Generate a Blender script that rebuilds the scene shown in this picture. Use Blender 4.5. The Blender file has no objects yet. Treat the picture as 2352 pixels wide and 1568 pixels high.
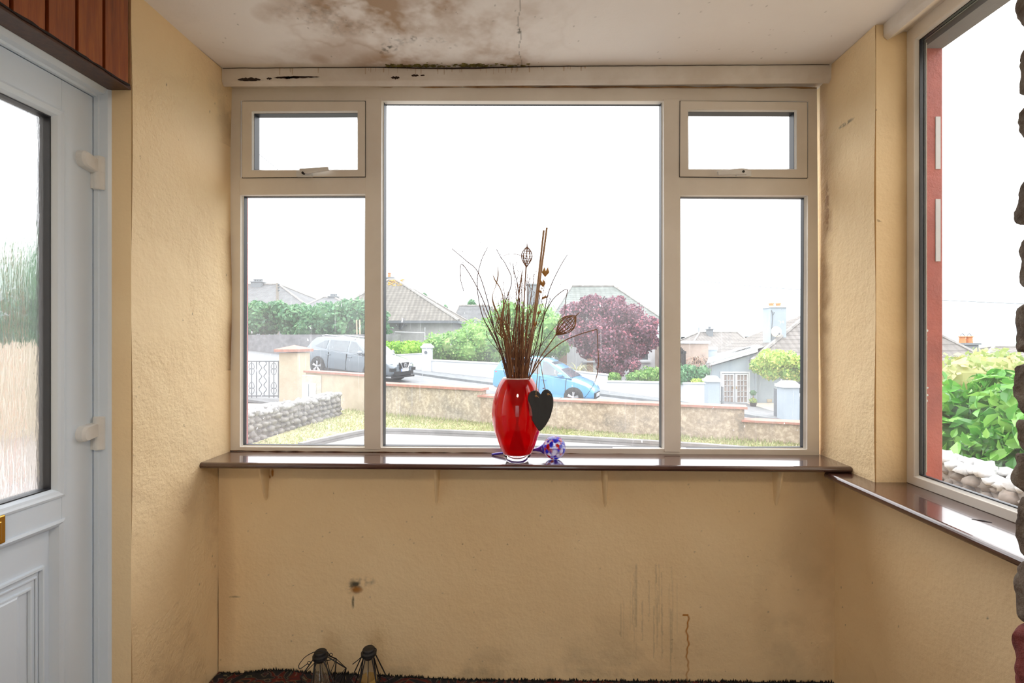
import bpy, math, random
import numpy as np
from mathutils import Vector, Matrix, noise

random.seed(7)
RNG = np.random.default_rng(7)
SC = bpy.context.scene
COL = SC.collection
PI = math.pi

# ------------------------------------------------------------------ camera
F, CX, CY = 1110.0, 1203.4, 783.5
YAW = math.radians(0.6)
ZC = 1.265
cam_d = bpy.data.cameras.new('camera')
cam = bpy.data.objects.new('camera', cam_d)
COL.objects.link(cam)
cam_d.sensor_width = 36.0
cam_d.lens = 36.0 * F / 2352.0
cam_d.shift_x = -(CX - 1176.0) / 2352.0
cam_d.shift_y = (CY - 784.0) / 2352.0
cam_d.clip_start = 0.02
cam_d.clip_end = 5000
cam.location = (0, 0, ZC)
cam.rotation_euler = (PI / 2, 0, YAW)
SC.camera = cam

# ------------------------------------------------------------------ world: bright overcast sky
W = bpy.data.worlds.new('overcast'); SC.world = W
W.use_nodes = True
nt = W.node_tree; nt.nodes.clear()
wo = nt.nodes.new('ShaderNodeOutputWorld'); bg = nt.nodes.new('ShaderNodeBackground')
tc = nt.nodes.new('ShaderNodeTexCoord'); sx = nt.nodes.new('ShaderNodeSeparateXYZ')
rp = nt.nodes.new('ShaderNodeValToRGB')
nt.links.new(tc.outputs['Generated'], sx.inputs[0])
mr = nt.nodes.new('ShaderNodeMapRange'); mr.inputs['From Min'].default_value = -1
nt.links.new(sx.outputs['Z'], mr.inputs['Value'])
nt.links.new(mr.outputs[0], rp.inputs[0])
e = rp.color_ramp.elements
e[0].position = 0.46; e[0].color = (.30, .29, .27, 1)
e[1].position = 1.0; e[1].color = (1.38, 1.38, 1.40, 1)
for p_, c_ in ((.499, (.28, .30, .31, 1)), (.503, (.34, .39, .44, 1)), (.525, (.43, .47, .50, 1)), (.56, (.55, .57, .585, 1)), (.7, (.86, .87, .885, 1)), (.85, (1.16, 1.16, 1.18, 1))):
    k = rp.color_ramp.elements.new(p_); k.color = c_
SKY = 3.5
bg.inputs['Strength'].default_value = SKY
nt.links.new(rp.outputs[0], bg.inputs[0]); nt.links.new(bg.outputs[0], wo.inputs[0])

SC.view_settings.view_transform = 'Standard'
SC.view_settings.look = 'None'
SC.view_settings.exposure = 0.25
SC.view_settings.gamma = 1.0
SC.view_settings.use_curve_mapping = False
SC.cycles.use_denoising = True
SC.cycles.max_bounces = 8
SC.cycles.diffuse_bounces = 5
SC.cycles.glossy_bounces = 3
SC.cycles.transmission_bounces = 6
SC.cycles.transparent_max_bounces = 16
SC.cycles.sample_clamp_indirect = 6
SC.cycles.caustics_reflective = False

# added warm fill light, assumed near the ceiling of the room behind the camera
fill_light_d = bpy.data.lights.new('added_fill_light', 'AREA'); fill_light_d.shape = 'DISK'; fill_light_d.size = .45; fill_light_d.energy = 20; fill_light_d.color = (1.0, .84, .66)
fill_light = bpy.data.objects.new('added_fill_light', fill_light_d); fill_light.location = (.1, -.9, 2.52); COL.objects.link(fill_light)

# ------------------------------------------------------------------ pixel -> point
cs, sn = math.cos(YAW), math.sin(YAW)
def ray(px, py):
    a = (px - CX) / F; b = -(py - CY) / F
    return (a * cs - sn, a * sn + cs, b)
def P(px, py, Y):
    d = ray(px, py); t = Y / d[1]
    return Vector((d[0] * t, Y, ZC + d[2] * t))
def PX(px, py, X):
    d = ray(px, py); t = X / d[0]
    return Vector((X, d[1] * t, ZC + d[2] * t))
def PZ(px, py, Z):
    d = ray(px, py); t = (Z - ZC) / d[2]
    return Vector((d[0] * t, d[1] * t, Z))

# ------------------------------------------------------------------ materials
MATS = {}
def _n(nt, t, **kw):
    n = nt.nodes.new(t)
    for k, v in kw.items(): setattr(n, k, v)
    return n
def base_mat(name):
    m = bpy.data.materials.new(name); m.use_nodes = True
    nt = m.node_tree; b = nt.nodes['Principled BSDF']
    MATS[name] = m
    return m, nt, b
def ramp(nt, stops):
    r = nt.nodes.new('ShaderNodeValToRGB')
    el = r.color_ramp.elements
    el[0].position = stops[0][0]; el[0].color = (*stops[0][1], 1)
    el[1].position = stops[-1][0]; el[1].color = (*stops[-1][1], 1)
    for p, c in stops[1:-1]:
        k = el.new(p); k.color = (*c, 1)
    return r
def mix(nt, fac, a, b, mode='MIX'):
    m = nt.nodes.new('ShaderNodeMix'); m.data_type = 'RGBA'; m.blend_type = mode
    for s, v in ((0, fac), (6, a), (7, b)):
        if hasattr(v, 'links') or hasattr(v, 'is_linked'): nt.links.new(v, m.inputs[s])
        elif isinstance(v, (int, float)): m.inputs[s].default_value = v
        else: m.inputs[s].default_value = (*v, 1)
    return m.outputs[2]
def noise_tex(nt, scale, detail=4, rough=.6, coord='Object', stretch=None):
    t = nt.nodes.new('ShaderNodeTexCoord'); n = nt.nodes.new('ShaderNodeTexNoise')
    n.inputs['Scale'].default_value = scale; n.inputs['Detail'].default_value = detail
    n.inputs['Roughness'].default_value = rough
    if stretch:
        mp = nt.nodes.new('ShaderNodeMapping'); mp.inputs['Scale'].default_value = stretch
        nt.links.new(t.outputs[coord], mp.inputs[0]); nt.links.new(mp.outputs[0], n.inputs['Vector'])
    else:
        nt.links.new(t.outputs[coord], n.inputs['Vector'])
    return n.outputs['Fac']
def bump(nt, b, fac, strength, dist=.01):
    bp = nt.nodes.new('ShaderNodeBump'); bp.inputs['Strength'].default_value = strength
    bp.inputs['Distance'].default_value = dist
    nt.links.new(fac, bp.inputs['Height']); nt.links.new(bp.outputs[0], b.inputs['Normal'])
    return bp
def M(name, col, rough=.6, col2=None, vs=5, bs=None, bst=.3, bd=.005, metal=0, spec=.5, coat=0, stretch=None, lo=.35, hi=.65):
    if name in MATS: return MATS[name]
    m, nt, b = base_mat(name)
    b.inputs['Roughness'].default_value = rough; b.inputs['Metallic'].default_value = metal
    b.inputs['Specular IOR Level'].default_value = spec
    if coat: b.inputs['Coat Weight'].default_value = coat; b.inputs['Coat Roughness'].default_value = .05
    if col2 is None: col2 = tuple(c * .86 for c in col)
    f = noise_tex(nt, vs, 5, .6, stretch=stretch)
    r = ramp(nt, [(lo, col2), (hi, col)])
    nt.links.new(f, r.inputs[0]); nt.links.new(r.outputs[0], b.inputs['Base Color'])
    if bs: bump(nt, b, noise_tex(nt, bs, 4, .6, stretch=stretch), bst, bd)
    return m
def foliage_mat(name, stops, rough=.45, trans=.35):
    if name in MATS: return MATS[name]
    m, nt, b = base_mat(name)
    g = nt.nodes.new('ShaderNodeNewGeometry')
    r = ramp(nt, stops); nt.links.new(g.outputs['Random Per Island'], r.inputs[0])
    nt.links.new(r.outputs[0], b.inputs['Base Color']); b.inputs['Roughness'].default_value = rough
    t = nt.nodes.new('ShaderNodeBsdfTranslucent'); nt.links.new(r.outputs[0], t.inputs[0])
    mx = nt.nodes.new('ShaderNodeMixShader'); mx.inputs[0].default_value = trans
    nt.links.new(b.outputs[0], mx.inputs[1]); nt.links.new(t.outputs[0], mx.inputs[2])
    nt.links.new(mx.outputs[0], nt.nodes['Material Output'].inputs[0])
    return m
def glass_mat(name, tint=(1, 1, 1), dirt=.06, dmax=.3, gloss=1.0, streak=True, dirtcol=(.9, .92, .95), grad=None):
    """thin pane: transparent + fresnel gloss + a film of dust and dried drips that scatters daylight"""
    m, nt, b = base_mat(name)
    tr = nt.nodes.new('ShaderNodeBsdfTransparent'); tr.inputs[0].default_value = (*tint, 1)
    gl = nt.nodes.new('ShaderNodeBsdfGlossy'); gl.inputs['Roughness'].default_value = .02
    fr = nt.nodes.new('ShaderNodeLayerWeight'); pw = nt.nodes.new('ShaderNodeMath'); pw.operation = 'POWER'; pw.inputs[1].default_value = 4.5
    nt.links.new(fr.outputs['Facing'], pw.inputs[0])
    mul = nt.nodes.new('ShaderNodeMath'); mul.operation = 'MULTIPLY_ADD'; mul.inputs[1].default_value = .85 * gloss; mul.inputs[2].default_value = .05 * gloss
    nt.links.new(pw.outputs[0], mul.inputs[0])
    m1 = nt.nodes.new('ShaderNodeMixShader'); nt.links.new(mul.outputs[0], m1.inputs[0])
    nt.links.new(tr.outputs[0], m1.inputs[1]); nt.links.new(gl.outputs[0], m1.inputs[2])
    out = m1
    if dirt > 0:
        tl = nt.nodes.new('ShaderNodeBsdfTranslucent'); tl.inputs[0].default_value = (*dirtcol, 1)
        f = noise_tex(nt, 2.2, 3, .6)
        mrr = nt.nodes.new('ShaderNodeMapRange'); nt.links.new(f, mrr.inputs[0])
        mrr.inputs[1].default_value = .3; mrr.inputs[2].default_value = .75
        mrr.inputs[3].default_value = dirt; mrr.inputs[4].default_value = dmax
        fac = mrr.outputs[0]
        if streak:
            f2 = noise_tex(nt, 9, 3, .7, stretch=(14, 14, .35))
            m2 = nt.nodes.new('ShaderNodeMapRange'); nt.links.new(f2, m2.inputs[0])
            m2.inputs[1].default_value = .6; m2.inputs[2].default_value = .8; m2.inputs[3].default_value = 0; m2.inputs[4].default_value = .22
            f3 = noise_tex(nt, 70, 2, .5, stretch=(1, 1, .5))
            m3 = nt.nodes.new('ShaderNodeMapRange'); nt.links.new(f3, m3.inputs[0])
            m3.inputs[1].default_value = .72; m3.inputs[2].default_value = .78; m3.inputs[3].default_value = 0; m3.inputs[4].default_value = .5
            a1 = nt.nodes.new('ShaderNodeMath'); a1.operation = 'ADD'; a1.use_clamp = True
            nt.links.new(m2.outputs[0], a1.inputs[0]); nt.links.new(fac, a1.inputs[1])
            a2 = nt.nodes.new('ShaderNodeMath'); a2.operation = 'ADD'; a2.use_clamp = True
            nt.links.new(a1.outputs[0], a2.inputs[0]); nt.links.new(m3.outputs[0], a2.inputs[1])
            fac = a2.outputs[0]
        mm = nt.nodes.new('ShaderNodeMixShader'); nt.links.new(fac, mm.inputs[0])
        nt.links.new(out.outputs[0], mm.inputs[1]); nt.links.new(tl.outputs[0], mm.inputs[2]); out = mm
    nt.links.new(out.outputs[0], nt.nodes['Material Output'].inputs[0])
    return m

# painted plaster with stains held in a colour attribute (r: damp and corner brown, g: black mould, b: rust, a unused)
def plaster_mat(name, col, col2, stains=True, bst=.35, bs=85, brown=(.42, .26, .13), mould=(.09, .085, .06), rust=(.45, .17, .02)):
    m, nt, b = base_mat(name)
    b.inputs['Roughness'].default_value = .62; b.inputs['Specular IOR Level'].default_value = .3
    f = noise_tex(nt, 1.6, 6, .62)
    r = ramp(nt, [(.3, col2), (.65, col)]); nt.links.new(f, r.inputs[0])
    c = r.outputs[0]
    sp = noise_tex(nt, 38, 2, .5); rs = ramp(nt, [(.765, (0, 0, 0)), (.80, (.55, .55, .55))]); nt.links.new(sp, rs.inputs[0])
    c = mix(nt, rs.outputs[0], c, (.25, .17, .09))
    if stains:
        at = nt.nodes.new('ShaderNodeAttribute'); at.attribute_name = 'stain'
        s = nt.nodes.new('ShaderNodeSeparateColor'); nt.links.new(at.outputs['Color'], s.inputs[0])
        c = mix(nt, s.outputs[0], c, brown); c = mix(nt, s.outputs[1], c, mould); c = mix(nt, s.outputs[2], c, rust)
    nt.links.new(c, b.inputs['Base Color'])
    n1 = noise_tex(nt, bs, 5, .65); n2 = noise_tex(nt, 14, 3, .6)
    ad = nt.nodes.new('ShaderNodeMath'); ad.operation = 'MULTIPLY_ADD'; ad.inputs[1].default_value = 2.5
    nt.links.new(n2, ad.inputs[0]); nt.links.new(n1, ad.inputs[2])
    bump(nt, b, ad.outputs[0], bst, .004)
    return m

YEL = (.91, .72, .44); YEL2 = (.85, .64, .365)
m_wall = plaster_mat('yellow_painted_plaster', YEL, YEL2, bst=.85)
m_wall_low = plaster_mat('yellow_painted_plaster_lower', YEL, YEL2, bst=.5, bs=60)
m_ceil = plaster_mat('stained_white_ceiling', (.85, .82, .78), (.79, .755, .71), bst=.12, brown=(.40, .28, .18))
m_upvc = M('aged_white_plastic', (.84, .80, .73), .38, (.76, .71, .63), vs=3, bs=40, bst=.03)
m_bead = M('white_glazing_bead', (.86, .86, .82), .3, vs=6)
m_gask = M('black_rubber_gasket', (.012, .014, .02), .45)
m_sill = M('brown_gloss_paint', (.085, .036, .027), .20, (.06, .025, .019), vs=6, bs=30, bst=.10, bd=.002, spec=.8, coat=.7)
m_pelm = M('flaking_white_trim_paint', (.80, .77, .72), .55, (.70, .65, .58), vs=7, bs=30, bst=.2)
m_door = M('white_door_plastic', (.76, .86, .96), .32, (.72, .82, .93), vs=2)
m_hinge = M('white_hinge_plastic', (.84, .85, .84), .3)
m_brass = M('brass', (.62, .36, .08), .25, metal=1)
m_red = M('red_masonry_paint', (.42, .10, .075), .6, (.33, .075, .06), vs=12, bs=60, bst=.5)
m_lintel = M('grey_concrete_lintel', (.22, .24, .27), .8, bs=50)
m_white = M('white_masonry_paint', (.62, .64, .66), .7, (.56, .58, .61), vs=1.5, bs=20, bst=.2)
m_pale = M('pale_blue_grey_render', (.36, .42, .47), .8, (.32, .38, .43), vs=1.2)
m_cream = M('cream_render', (.50, .43, .32), .8, (.40, .335, .24), vs=2.5, bs=40)
m_coping = M('terracotta_coping', (.42, .19, .145), .75, (.28, .15, .115), vs=14)
m_dark = M('black_metal', (.012, .012, .014), .55)
m_iron = M('grey_painted_iron', (.12, .14, .16), .5)
m_twig = M('dry_brown_stem', (.34, .16, .07), .65, (.19, .085, .04), vs=40)
m_twigd = M('dark_fine_twig', (.17, .075, .055), .7, (.10, .045, .035), vs=40)
m_cane = M('dry_tan_cane', (.50, .31, .17), .6, (.27, .15, .07), vs=30, stretch=(6, 6, 1))
m_husk = M('orange_dry_husk', (.62, .33, .09), .7, (.40, .19, .05), vs=40)
m_slate = M('black_slate', (.022, .024, .026), .55, (.035, .037, .04), vs=25, bs=50, bst=.5, bd=.002, stretch=(1, 1, .2))
m_jute = M('jute_string', (.45, .27, .12), .9, bs=300)
m_tyre = M('tyre_rubber', (.02, .02, .02), .8)
m_rim = M('alloy_rim', (.6, .6, .62), .3, metal=.7)
m_cglass = M('dark_car_glass', (.10, .13, .15), .06, (.08, .10, .12), spec=.8, coat=.5)
m_concrete = M('pale_concrete', (.40, .395, .38), .9, (.31, .305, .29), vs=1.5, bs=25)
m_tarmac = M('grey_tarmac', (.22, .23, .24), .9, (.16, .17, .18), vs=3, bs=60)
m_kerb = M('kerb_concrete', (.22, .22, .215), .9, (.15, .15, .145), vs=4)
m_lead = M('grey_lead_sheet', (.45, .47, .5), .5)
m_terra = M('orange_chimney_pot', (.60, .24, .10), .8)
m_chim = M('grey_render_chimney', (.22, .24, .255), .85)

# ------------------------------------------------------------------ mesh helpers
ORG = {}
class MB:
    def __init__(s): s.v = []; s.f = []; s.mi = []; s.uv = {}; s.cur = 0
    def add(s, vs, fs, uv=None):
        o = len(s.v); s.v += [tuple(v) for v in vs]
        for k, f in enumerate(fs):
            if uv is not None: s.uv[len(s.f)] = uv[k]
            s.f.append(tuple(i + o for i in f)); s.mi.append(s.cur)
        return s
    def box(s, x0, x1, y0, y1, z0, z1):
        if x0 > x1: x0, x1 = x1, x0
        if y0 > y1: y0, y1 = y1, y0
        if z0 > z1: z0, z1 = z1, z0
        return s.add([(x0, y0, z0), (x1, y0, z0), (x1, y1, z0), (x0, y1, z0), (x0, y0, z1), (x1, y0, z1), (x1, y1, z1), (x0, y1, z1)],
                     [(3, 2, 1, 0), (4, 5, 6, 7), (0, 1, 5, 4), (1, 2, 6, 5), (2, 3, 7, 6), (3, 0, 4, 7)])
    def prism(s, poly, axis, a0, a1):
        """closed 2D polygon extruded along an axis"""
        n = len(poly); vs = []
        for a in (a0, a1):
            for p, q in poly:
                vs.append({'x': (a, p, q), 'y': (p, a, q), 'z': (p, q, a)}[axis])
        fs = [tuple(range(n))[::-1], tuple(range(n, 2 * n))]
        fs += [(i, (i + 1) % n, (i + 1) % n + n, i + n) for i in range(n)]
        return s.add(vs, fs)
    def slab(s, q, d):
        """quad q (4 vectors) pushed by vector d"""
        q = [Vector(p) for p in q]; d = Vector(d)
        return s.add(q + [p + d for p in q], [(0, 1, 2, 3), (7, 6, 5, 4), (0, 4, 5, 1), (1, 5, 6, 2), (2, 6, 7, 3), (3, 7, 4, 0)])
    def tube(s, pts, r, n=6, cap=True):
        pts = [Vector(p) for p in pts]; m = len(pts)
        rs = r if isinstance(r, (list, tuple)) else [r] * m
        ref = None; vs = []
        for i, p in enumerate(pts):
            t = (pts[min(i + 1, m - 1)] - pts[max(i - 1, 0)])
            if t.length < 1e-9: t = Vector((0, 0, 1))
            t.normalize()
            if ref is None:
                ref = t.cross(Vector((0, 1, 0)) if abs(t.y) < .9 else Vector((1, 0, 0))).normalized()
            ref = (ref - t * ref.dot(t)).normalized(); b = t.cross(ref)
            for k in range(n):
                a = 2 * PI * k / n
                vs.append(p + (ref * math.cos(a) + b * math.sin(a)) * rs[i])
        fs = []
        for i in range(m - 1):
            for k in range(n):
                fs.append((i * n + k, i * n + (k + 1) % n, (i + 1) * n + (k + 1) % n, (i + 1) * n + k))
        if cap: fs += [tuple(range(n))[::-1], tuple(range((m - 1) * n, m * n))]
        return s.add(vs, fs)
    def lathe(s, prof, c=(0, 0, 0), n=32, axis=Vector((0, 0, 1))):
        axis = Vector(axis).normalized(); q = Vector((0, 0, 1)).rotation_difference(axis); c = Vector(c); vs = []
        for r, z in prof:
            for k in range(n):
                a = 2 * PI * k / n
                vs.append(c + q @ Vector((r * math.cos(a), r * math.sin(a), z)))
        fs = []
        for i in range(len(prof) - 1):
            for k in range(n):
                fs.append((i * n + k, i * n + (k + 1) % n, (i + 1) * n + (k + 1) % n, (i + 1) * n + k))
        return s.add(vs, fs)
    def ball(s, c, r, n=12, sc=(1, 1, 1), nz=0, seed=0):
        c = Vector(c); vs = []; m = max(4, n // 2 + 1)
        for i in range(m + 1):
            th = PI * i / m
            for k in range(n):
                a = 2 * PI * k / n
                d = Vector((math.sin(th) * math.cos(a), math.sin(th) * math.sin(a), -math.cos(th)))
                rr = r * (1 + (nz * noise.noise(d * 1.7 + Vector((seed * 3.1, seed, 0))) if nz else 0))
                vs.append(c + Vector((d.x * sc[0], d.y * sc[1], d.z * sc[2])) * rr)
        fs = []
        for i in range(m):
            for k in range(n):
                fs.append((i * n + k, i * n + (k + 1) % n, (i + 1) * n + (k + 1) % n, (i + 1) * n + k))
        return s.add(vs, fs)
    def build(s, name, mat, parent=None, local=False, smooth=False, bevel=0):
        v = np.array(s.v, dtype=float).reshape(-1, 3)
        if parent is None: og = Vector(((v[:, 0].min() + v[:, 0].max()) / 2, (v[:, 1].min() + v[:, 1].max()) / 2, v[:, 2].min()))
        else: og = Vector((0, 0, 0)) if local else ORG[parent.name]
        v = v - np.array(og)
        me = bpy.data.meshes.new(name); me.from_pydata(v.tolist(), [], s.f)
        ml = mat if isinstance(mat, (list, tuple)) else [mat]
        for mm in ml: me.materials.append(mm)
        if len(ml) > 1: me.polygons.foreach_set('material_index', s.mi)
        if smooth: me.polygons.foreach_set('use_smooth', [True] * len(me.polygons))
        if s.uv:
            ul = me.uv_layers.new(name='UVMap')
            for fi, uvs in s.uv.items():
                for li, u in zip(me.polygons[fi].loop_indices, uvs): ul.data[li].uv = u
        me.update()
        o = bpy.data.objects.new(name, me); COL.objects.link(o)
        if parent is None: o.location = og; ORG[o.name] = og
        else: o.parent = parent; ORG[o.name] = ORG[parent.name]
        if bevel:
            b = o.modifiers.new('bevel', 'BEVEL'); b.width = bevel; b.segments = 2; b.limit_method = 'ANGLE'; b.angle_limit = math.radians(40)
        return o
def tag(o, label=None, cat=None, group=None, kind=None):
    if label: o['label'] = label
    if cat: o['category'] = cat
    if group: o['group'] = group
    if kind: o['kind'] = kind
    return o
def empty(name, loc, label=None, cat=None, group=None, kind=None, rz=0, ry=0):
    o = bpy.data.objects.new(name, None); COL.objects.link(o); o.location = loc; o.rotation_euler = (0, ry, rz)
    o.empty_display_size = .05; ORG[o.name] = Vector(loc)
    return tag(o, label, cat, group, kind)
def struct(name, mb, mat, **k):
    return tag(mb.build(name, mat, **k), kind='structure')
def copy_tree(o, parent=None):
    c = o.copy(); COL.objects.link(c)
    if parent: c.parent = parent
    for ch in list(o.children): copy_tree(ch, c)
    return c
def catmull(pts, k=6):
    pts = [Vector(p) for p in pts]
    if len(pts) < 3: return [pts[0].lerp(pts[-1], i / k) for i in range(k + 1)]
    e = [pts[0] * 2 - pts[1]] + pts + [pts[-1] * 2 - pts[-2]]; out = []
    for i in range(1, len(e) - 2):
        for j in range(k):
            t = j / k; p0, p1, p2, p3 = e[i - 1:i + 3]
            out.append(.5 * ((2 * p1) + (p2 - p0) * t + (2 * p0 - 5 * p1 + 4 * p2 - p3) * t * t + (3 * p1 - p0 - 3 * p2 + p3) * t ** 3))
    return out + [pts[-1]]
def fbm(shape, cell, oct=4, seed=0):
    """value noise on a grid, 0..1"""
    r = np.random.default_rng(seed); out = np.zeros(shape); amp = 1; tot = 0
    for o in range(oct):
        c = max(cell / 2 ** o, 1.0); h, w = int(shape[0] / c) + 3, int(shape[1] / c) + 3
        g = r.random((h, w)); yy = np.arange(shape[0]) / c; xx = np.arange(shape[1]) / c
        yi = yy.astype(int); xi = xx.astype(int); fy = (yy - yi)[:, None]; fx = (xx - xi)[None, :]
        fy = fy * fy * (3 - 2 * fy); fx = fx * fx * (3 - 2 * fx)
        a = g[yi][:, xi]; b = g[yi][:, xi + 1]; cc = g[yi + 1][:, xi]; d = g[yi + 1][:, xi + 1]
        out += amp * ((a * (1 - fx) + b * fx) * (1 - fy) + (cc * (1 - fx) + d * fx) * fy); tot += amp; amp *= .55
    return out / tot
def grid_obj(name, U, V, fn, stain, mat, flip=False):
    """dense sheet; fn(u,v)->x,y,z arrays; stain(h,w)->rgb arrays"""
    uu, vv = np.meshgrid(U, V); x, y, z = fn(uu, vv); h, w = uu.shape
    co = np.stack([x, y, z], -1).reshape(-1, 3)
    idx = np.arange(h * w).reshape(h, w)
    q = np.stack([idx[:-1, :-1], idx[:-1, 1:], idx[1:, 1:], idx[1:, :-1]], -1).reshape(-1, 4)
    if flip: q = q[:, ::-1]
    me = bpy.data.meshes.new(name); me.vertices.add(len(co)); me.vertices.foreach_set('co', co.ravel())
    me.loops.add(q.size); me.loops.foreach_set('vertex_index', q.ravel()); me.polygons.add(len(q))
    me.polygons.foreach_set('loop_start', np.arange(0, q.size, 4)); me.polygons.foreach_set('loop_total', np.full(len(q), 4))
    me.polygons.foreach_set('use_smooth', np.ones(len(q), dtype=bool))
    me.update(calc_edges=True)
    at = me.color_attributes.new('stain', 'FLOAT_COLOR', 'POINT')
    s = stain(uu, vv); rgba = np.concatenate([np.clip(s, 0, 1).reshape(-1, 3), np.ones((h * w, 1))], 1)
    at.data.foreach_set('color', rgba.ravel())
    me.materials.append(mat); me.validate()
    o = bpy.data.objects.new(name, me); COL.objects.link(o); ORG[o.name] = Vector((0, 0, 0))
    return o
def blob(x, y, cx, cy, rx, ry, soft=1.0):
    d = ((x - cx) / rx) ** 2 + ((y - cy) / ry) ** 2
    return np.clip(1.0 - d, 0, 1) ** soft
def sstep(a, b, x):
    t = np.clip((x - a) / (b - a), 0, 1); return t * t * (3 - 2 * t)

# ================================================================== THE ROOM
XL, XR = -1.2, 1.165            # side walls
YW, YB = 1.936, 1.855           # window plane, wall under the sill
H = ZC + 1.066                  # ceiling
ZS = ZC - .4525                 # sill top
ZF = ZC - 1.30                  # floor
ZT = ZC + 1.02                  # top of window frame
XF = 1.27                       # right window plane
YP = 1.64                       # near face of the pier
ZSR = ZC - .475                 # right sill top

# wall under the window, with its stains, browner towards both corners
def stain_low(x, z):
    h, w = x.shape; out = np.zeros((h, w, 3)); n1 = fbm((h, w), 40, 5, 3); n2 = fbm((h, w), 8, 3, 4); n3 = fbm((h, w), 3, 2, 5)
    def q(px, py): p = P(px, py, YB); return p.x, p.z
    cx, cz = q(1470, 1330); out[..., 1] += .16 * blob(x, z, cx, cz, .30, .10) * sstep(.4, .7, n1)
    cx, cz = q(1450, 1480); out[..., 1] += .14 * blob(x, z, cx, cz, .45, .14) * sstep(.3, .7, n1)
    cx, cz = q(1150, 1530); out[..., 1] += .16 * blob(x, z, cx, cz, .7, .09) * sstep(.35, .7, n1)
    cx, cz = q(900, 1545); out[..., 1] += .2 * blob(x, z, cx, cz, 1.6, .03) * sstep(.3, .7, n1)
    cx, cz = q(1840, 1450); out[..., 1] += .22 * blob(x, z, cx, cz, .2, .5) * sstep(.2, .7, n1)
    cx, cz = q(510, 1340); out[..., 0] += .35 * blob(x, z, cx, cz, .06, .5)  # evenly browner towards the left corner
    cx, cz = q(1890, 1300); out[..., 0] += .30 * blob(x, z, cx, cz, .18, .5)  # evenly browner towards the right corner
    n3 = fbm((h, w), 7, 3, 6) * .8
    # brown smudge
    cx, cz = q(812, 1350); out[..., 1] += 1.0 * blob(x, z, cx, cz, .040, .028) * sstep(.2, .5, n3); out[..., 2] += .8 * blob(x, z, cx + .012, cz - .006, .03, .016)
    cx, cz = q(832, 1335); out[..., 1] += .8 * blob(x, z, cx, cz, .055, .022) * sstep(.2, .55, n3)
    cx, cz = q(811, 1382); out[..., 1] += 1.0 * blob(x, z, cx, cz, .006, .03) * sstep(.3, .5, n3)
    cx, cz = q(540, 1370); out[..., 1] += .8 * blob(x, z, cx, cz, .025, .003)
    # thin vertical drips
    r = random.Random(3)
    for i in range(26):
        px = r.uniform(1420, 1560); p0 = r.uniform(1290, 1400); ln = r.uniform(40, 160)
        a = q(px, p0); b = q(px, p0 + ln); wob = .002 * np.sin(z * 90 + i)
        out[..., 1] += r.uniform(.06, .2) * (np.abs(x - a[0] - wob * .4) < .0022) * (z < a[1]) * (z > b[1])
    # rust drip
    a = q(1579, 1412); b = q(1580, 1572); wob = .0035 * np.sin(z * 70) + .002 * np.sin(z * 190)
    out[..., 2] += np.clip(1 - np.abs(x - a[0] - wob) / .0045, 0, 1) * (z < a[1]) * (z > b[1]) * np.clip(.45 + (z - b[1]) * 3, 0, 1) * 1.4
    out[..., 2] += 1.0 * (np.abs(z - a[1]) < .003) * (x < a[0] + .004) * (x > a[0] - .02)
    # rust at first bracket
    for (px, py, rx, rz) in ((607, 1088, .006, .03), (609, 1120, .004, .02), (626, 1085, .006, .02), (620, 1098, .004, .014), (610, 1118, .004, .01)):
        cx, cz = q(px, py); out[..., 2] += 1.3 * blob(x, z, cx, cz, rx, rz, .6) * sstep(.3, .5, n3)
    for i in range(60):
        cx, cz = q(r.uniform(500, 1900), r.uniform(1100, 1540)); out[..., 1] += .5 * blob(x, z, cx, cz, r.uniform(.002, .005), r.uniform(.002, .004))
    return out
wf = grid_obj('wall_front', np.arange(XL, XR + .004, .0032), np.arange(ZF - .02, ZS - .01, .0032), lambda u, v: (u, YB + 0 * u + .0015 * np.sin(u * 9) * np.sin(v * 11), v), stain_low, m_wall_low)
tag(wf, kind='structure')
mb = MB()
mb.box(XL - .3, XR + .3, YB + .006, 2.10, ZF - .1, ZS - .03)
struct('wall_outer', mb, m_red)

# left wall
def stain_left(y, z):
    h, w = y.shape; n1 = fbm((h, w), 30, 5, 11); n3 = fbm((h, w), 3, 2, 12); out = np.zeros((h, w, 3))
    out[..., 0] += .35 * sstep(.45, .8, n1) * sstep(1.2, .3, z)
    out[..., 0] += .5 * np.clip((y - 1.86) / .08, 0, 1) * sstep(.3, .7, n1)
    out[..., 1] += .9 * (y > 1.922 + .006 * np.sin(z * 60)) * sstep(.85, .92, z) * sstep(1.22, 1.1, z) * sstep(.25, .6, n3)
    out[..., 0] += .8 * np.clip((y - 1.905) / .03, 0, 1) * sstep(.8, .9, z) * sstep(1.5, 1.2, z)
    out[..., 1] += .25 * blob(y, z, 1.9, 2.2, .12, .14) * sstep(.4, .7, n1)
    r = random.Random(5)
    for i in range(14):
        out[..., 1] += .8 * blob(y, z, r.uniform(1.46, 1.93), r.uniform(.1, 2.3), .002, .006)
    return out
wl = grid_obj('wall_left', np.arange(1.451, 1.94, .004), np.arange(ZF, H, .004), lambda u, v: (XL + .004 * np.sin(v * 7 + 1) * np.sin(u * 9) - .002, u, v), stain_left, m_wall)
tag(wl, kind='structure')
mb = MB(); mb.box(XL - .0035, XL - .195, 1.4495, 1.985, ZF, H)
ret = mb.build('return', m_wall_low, wl)
# plaster return next to the door frame, thin nibs hide the sheet edge

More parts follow.
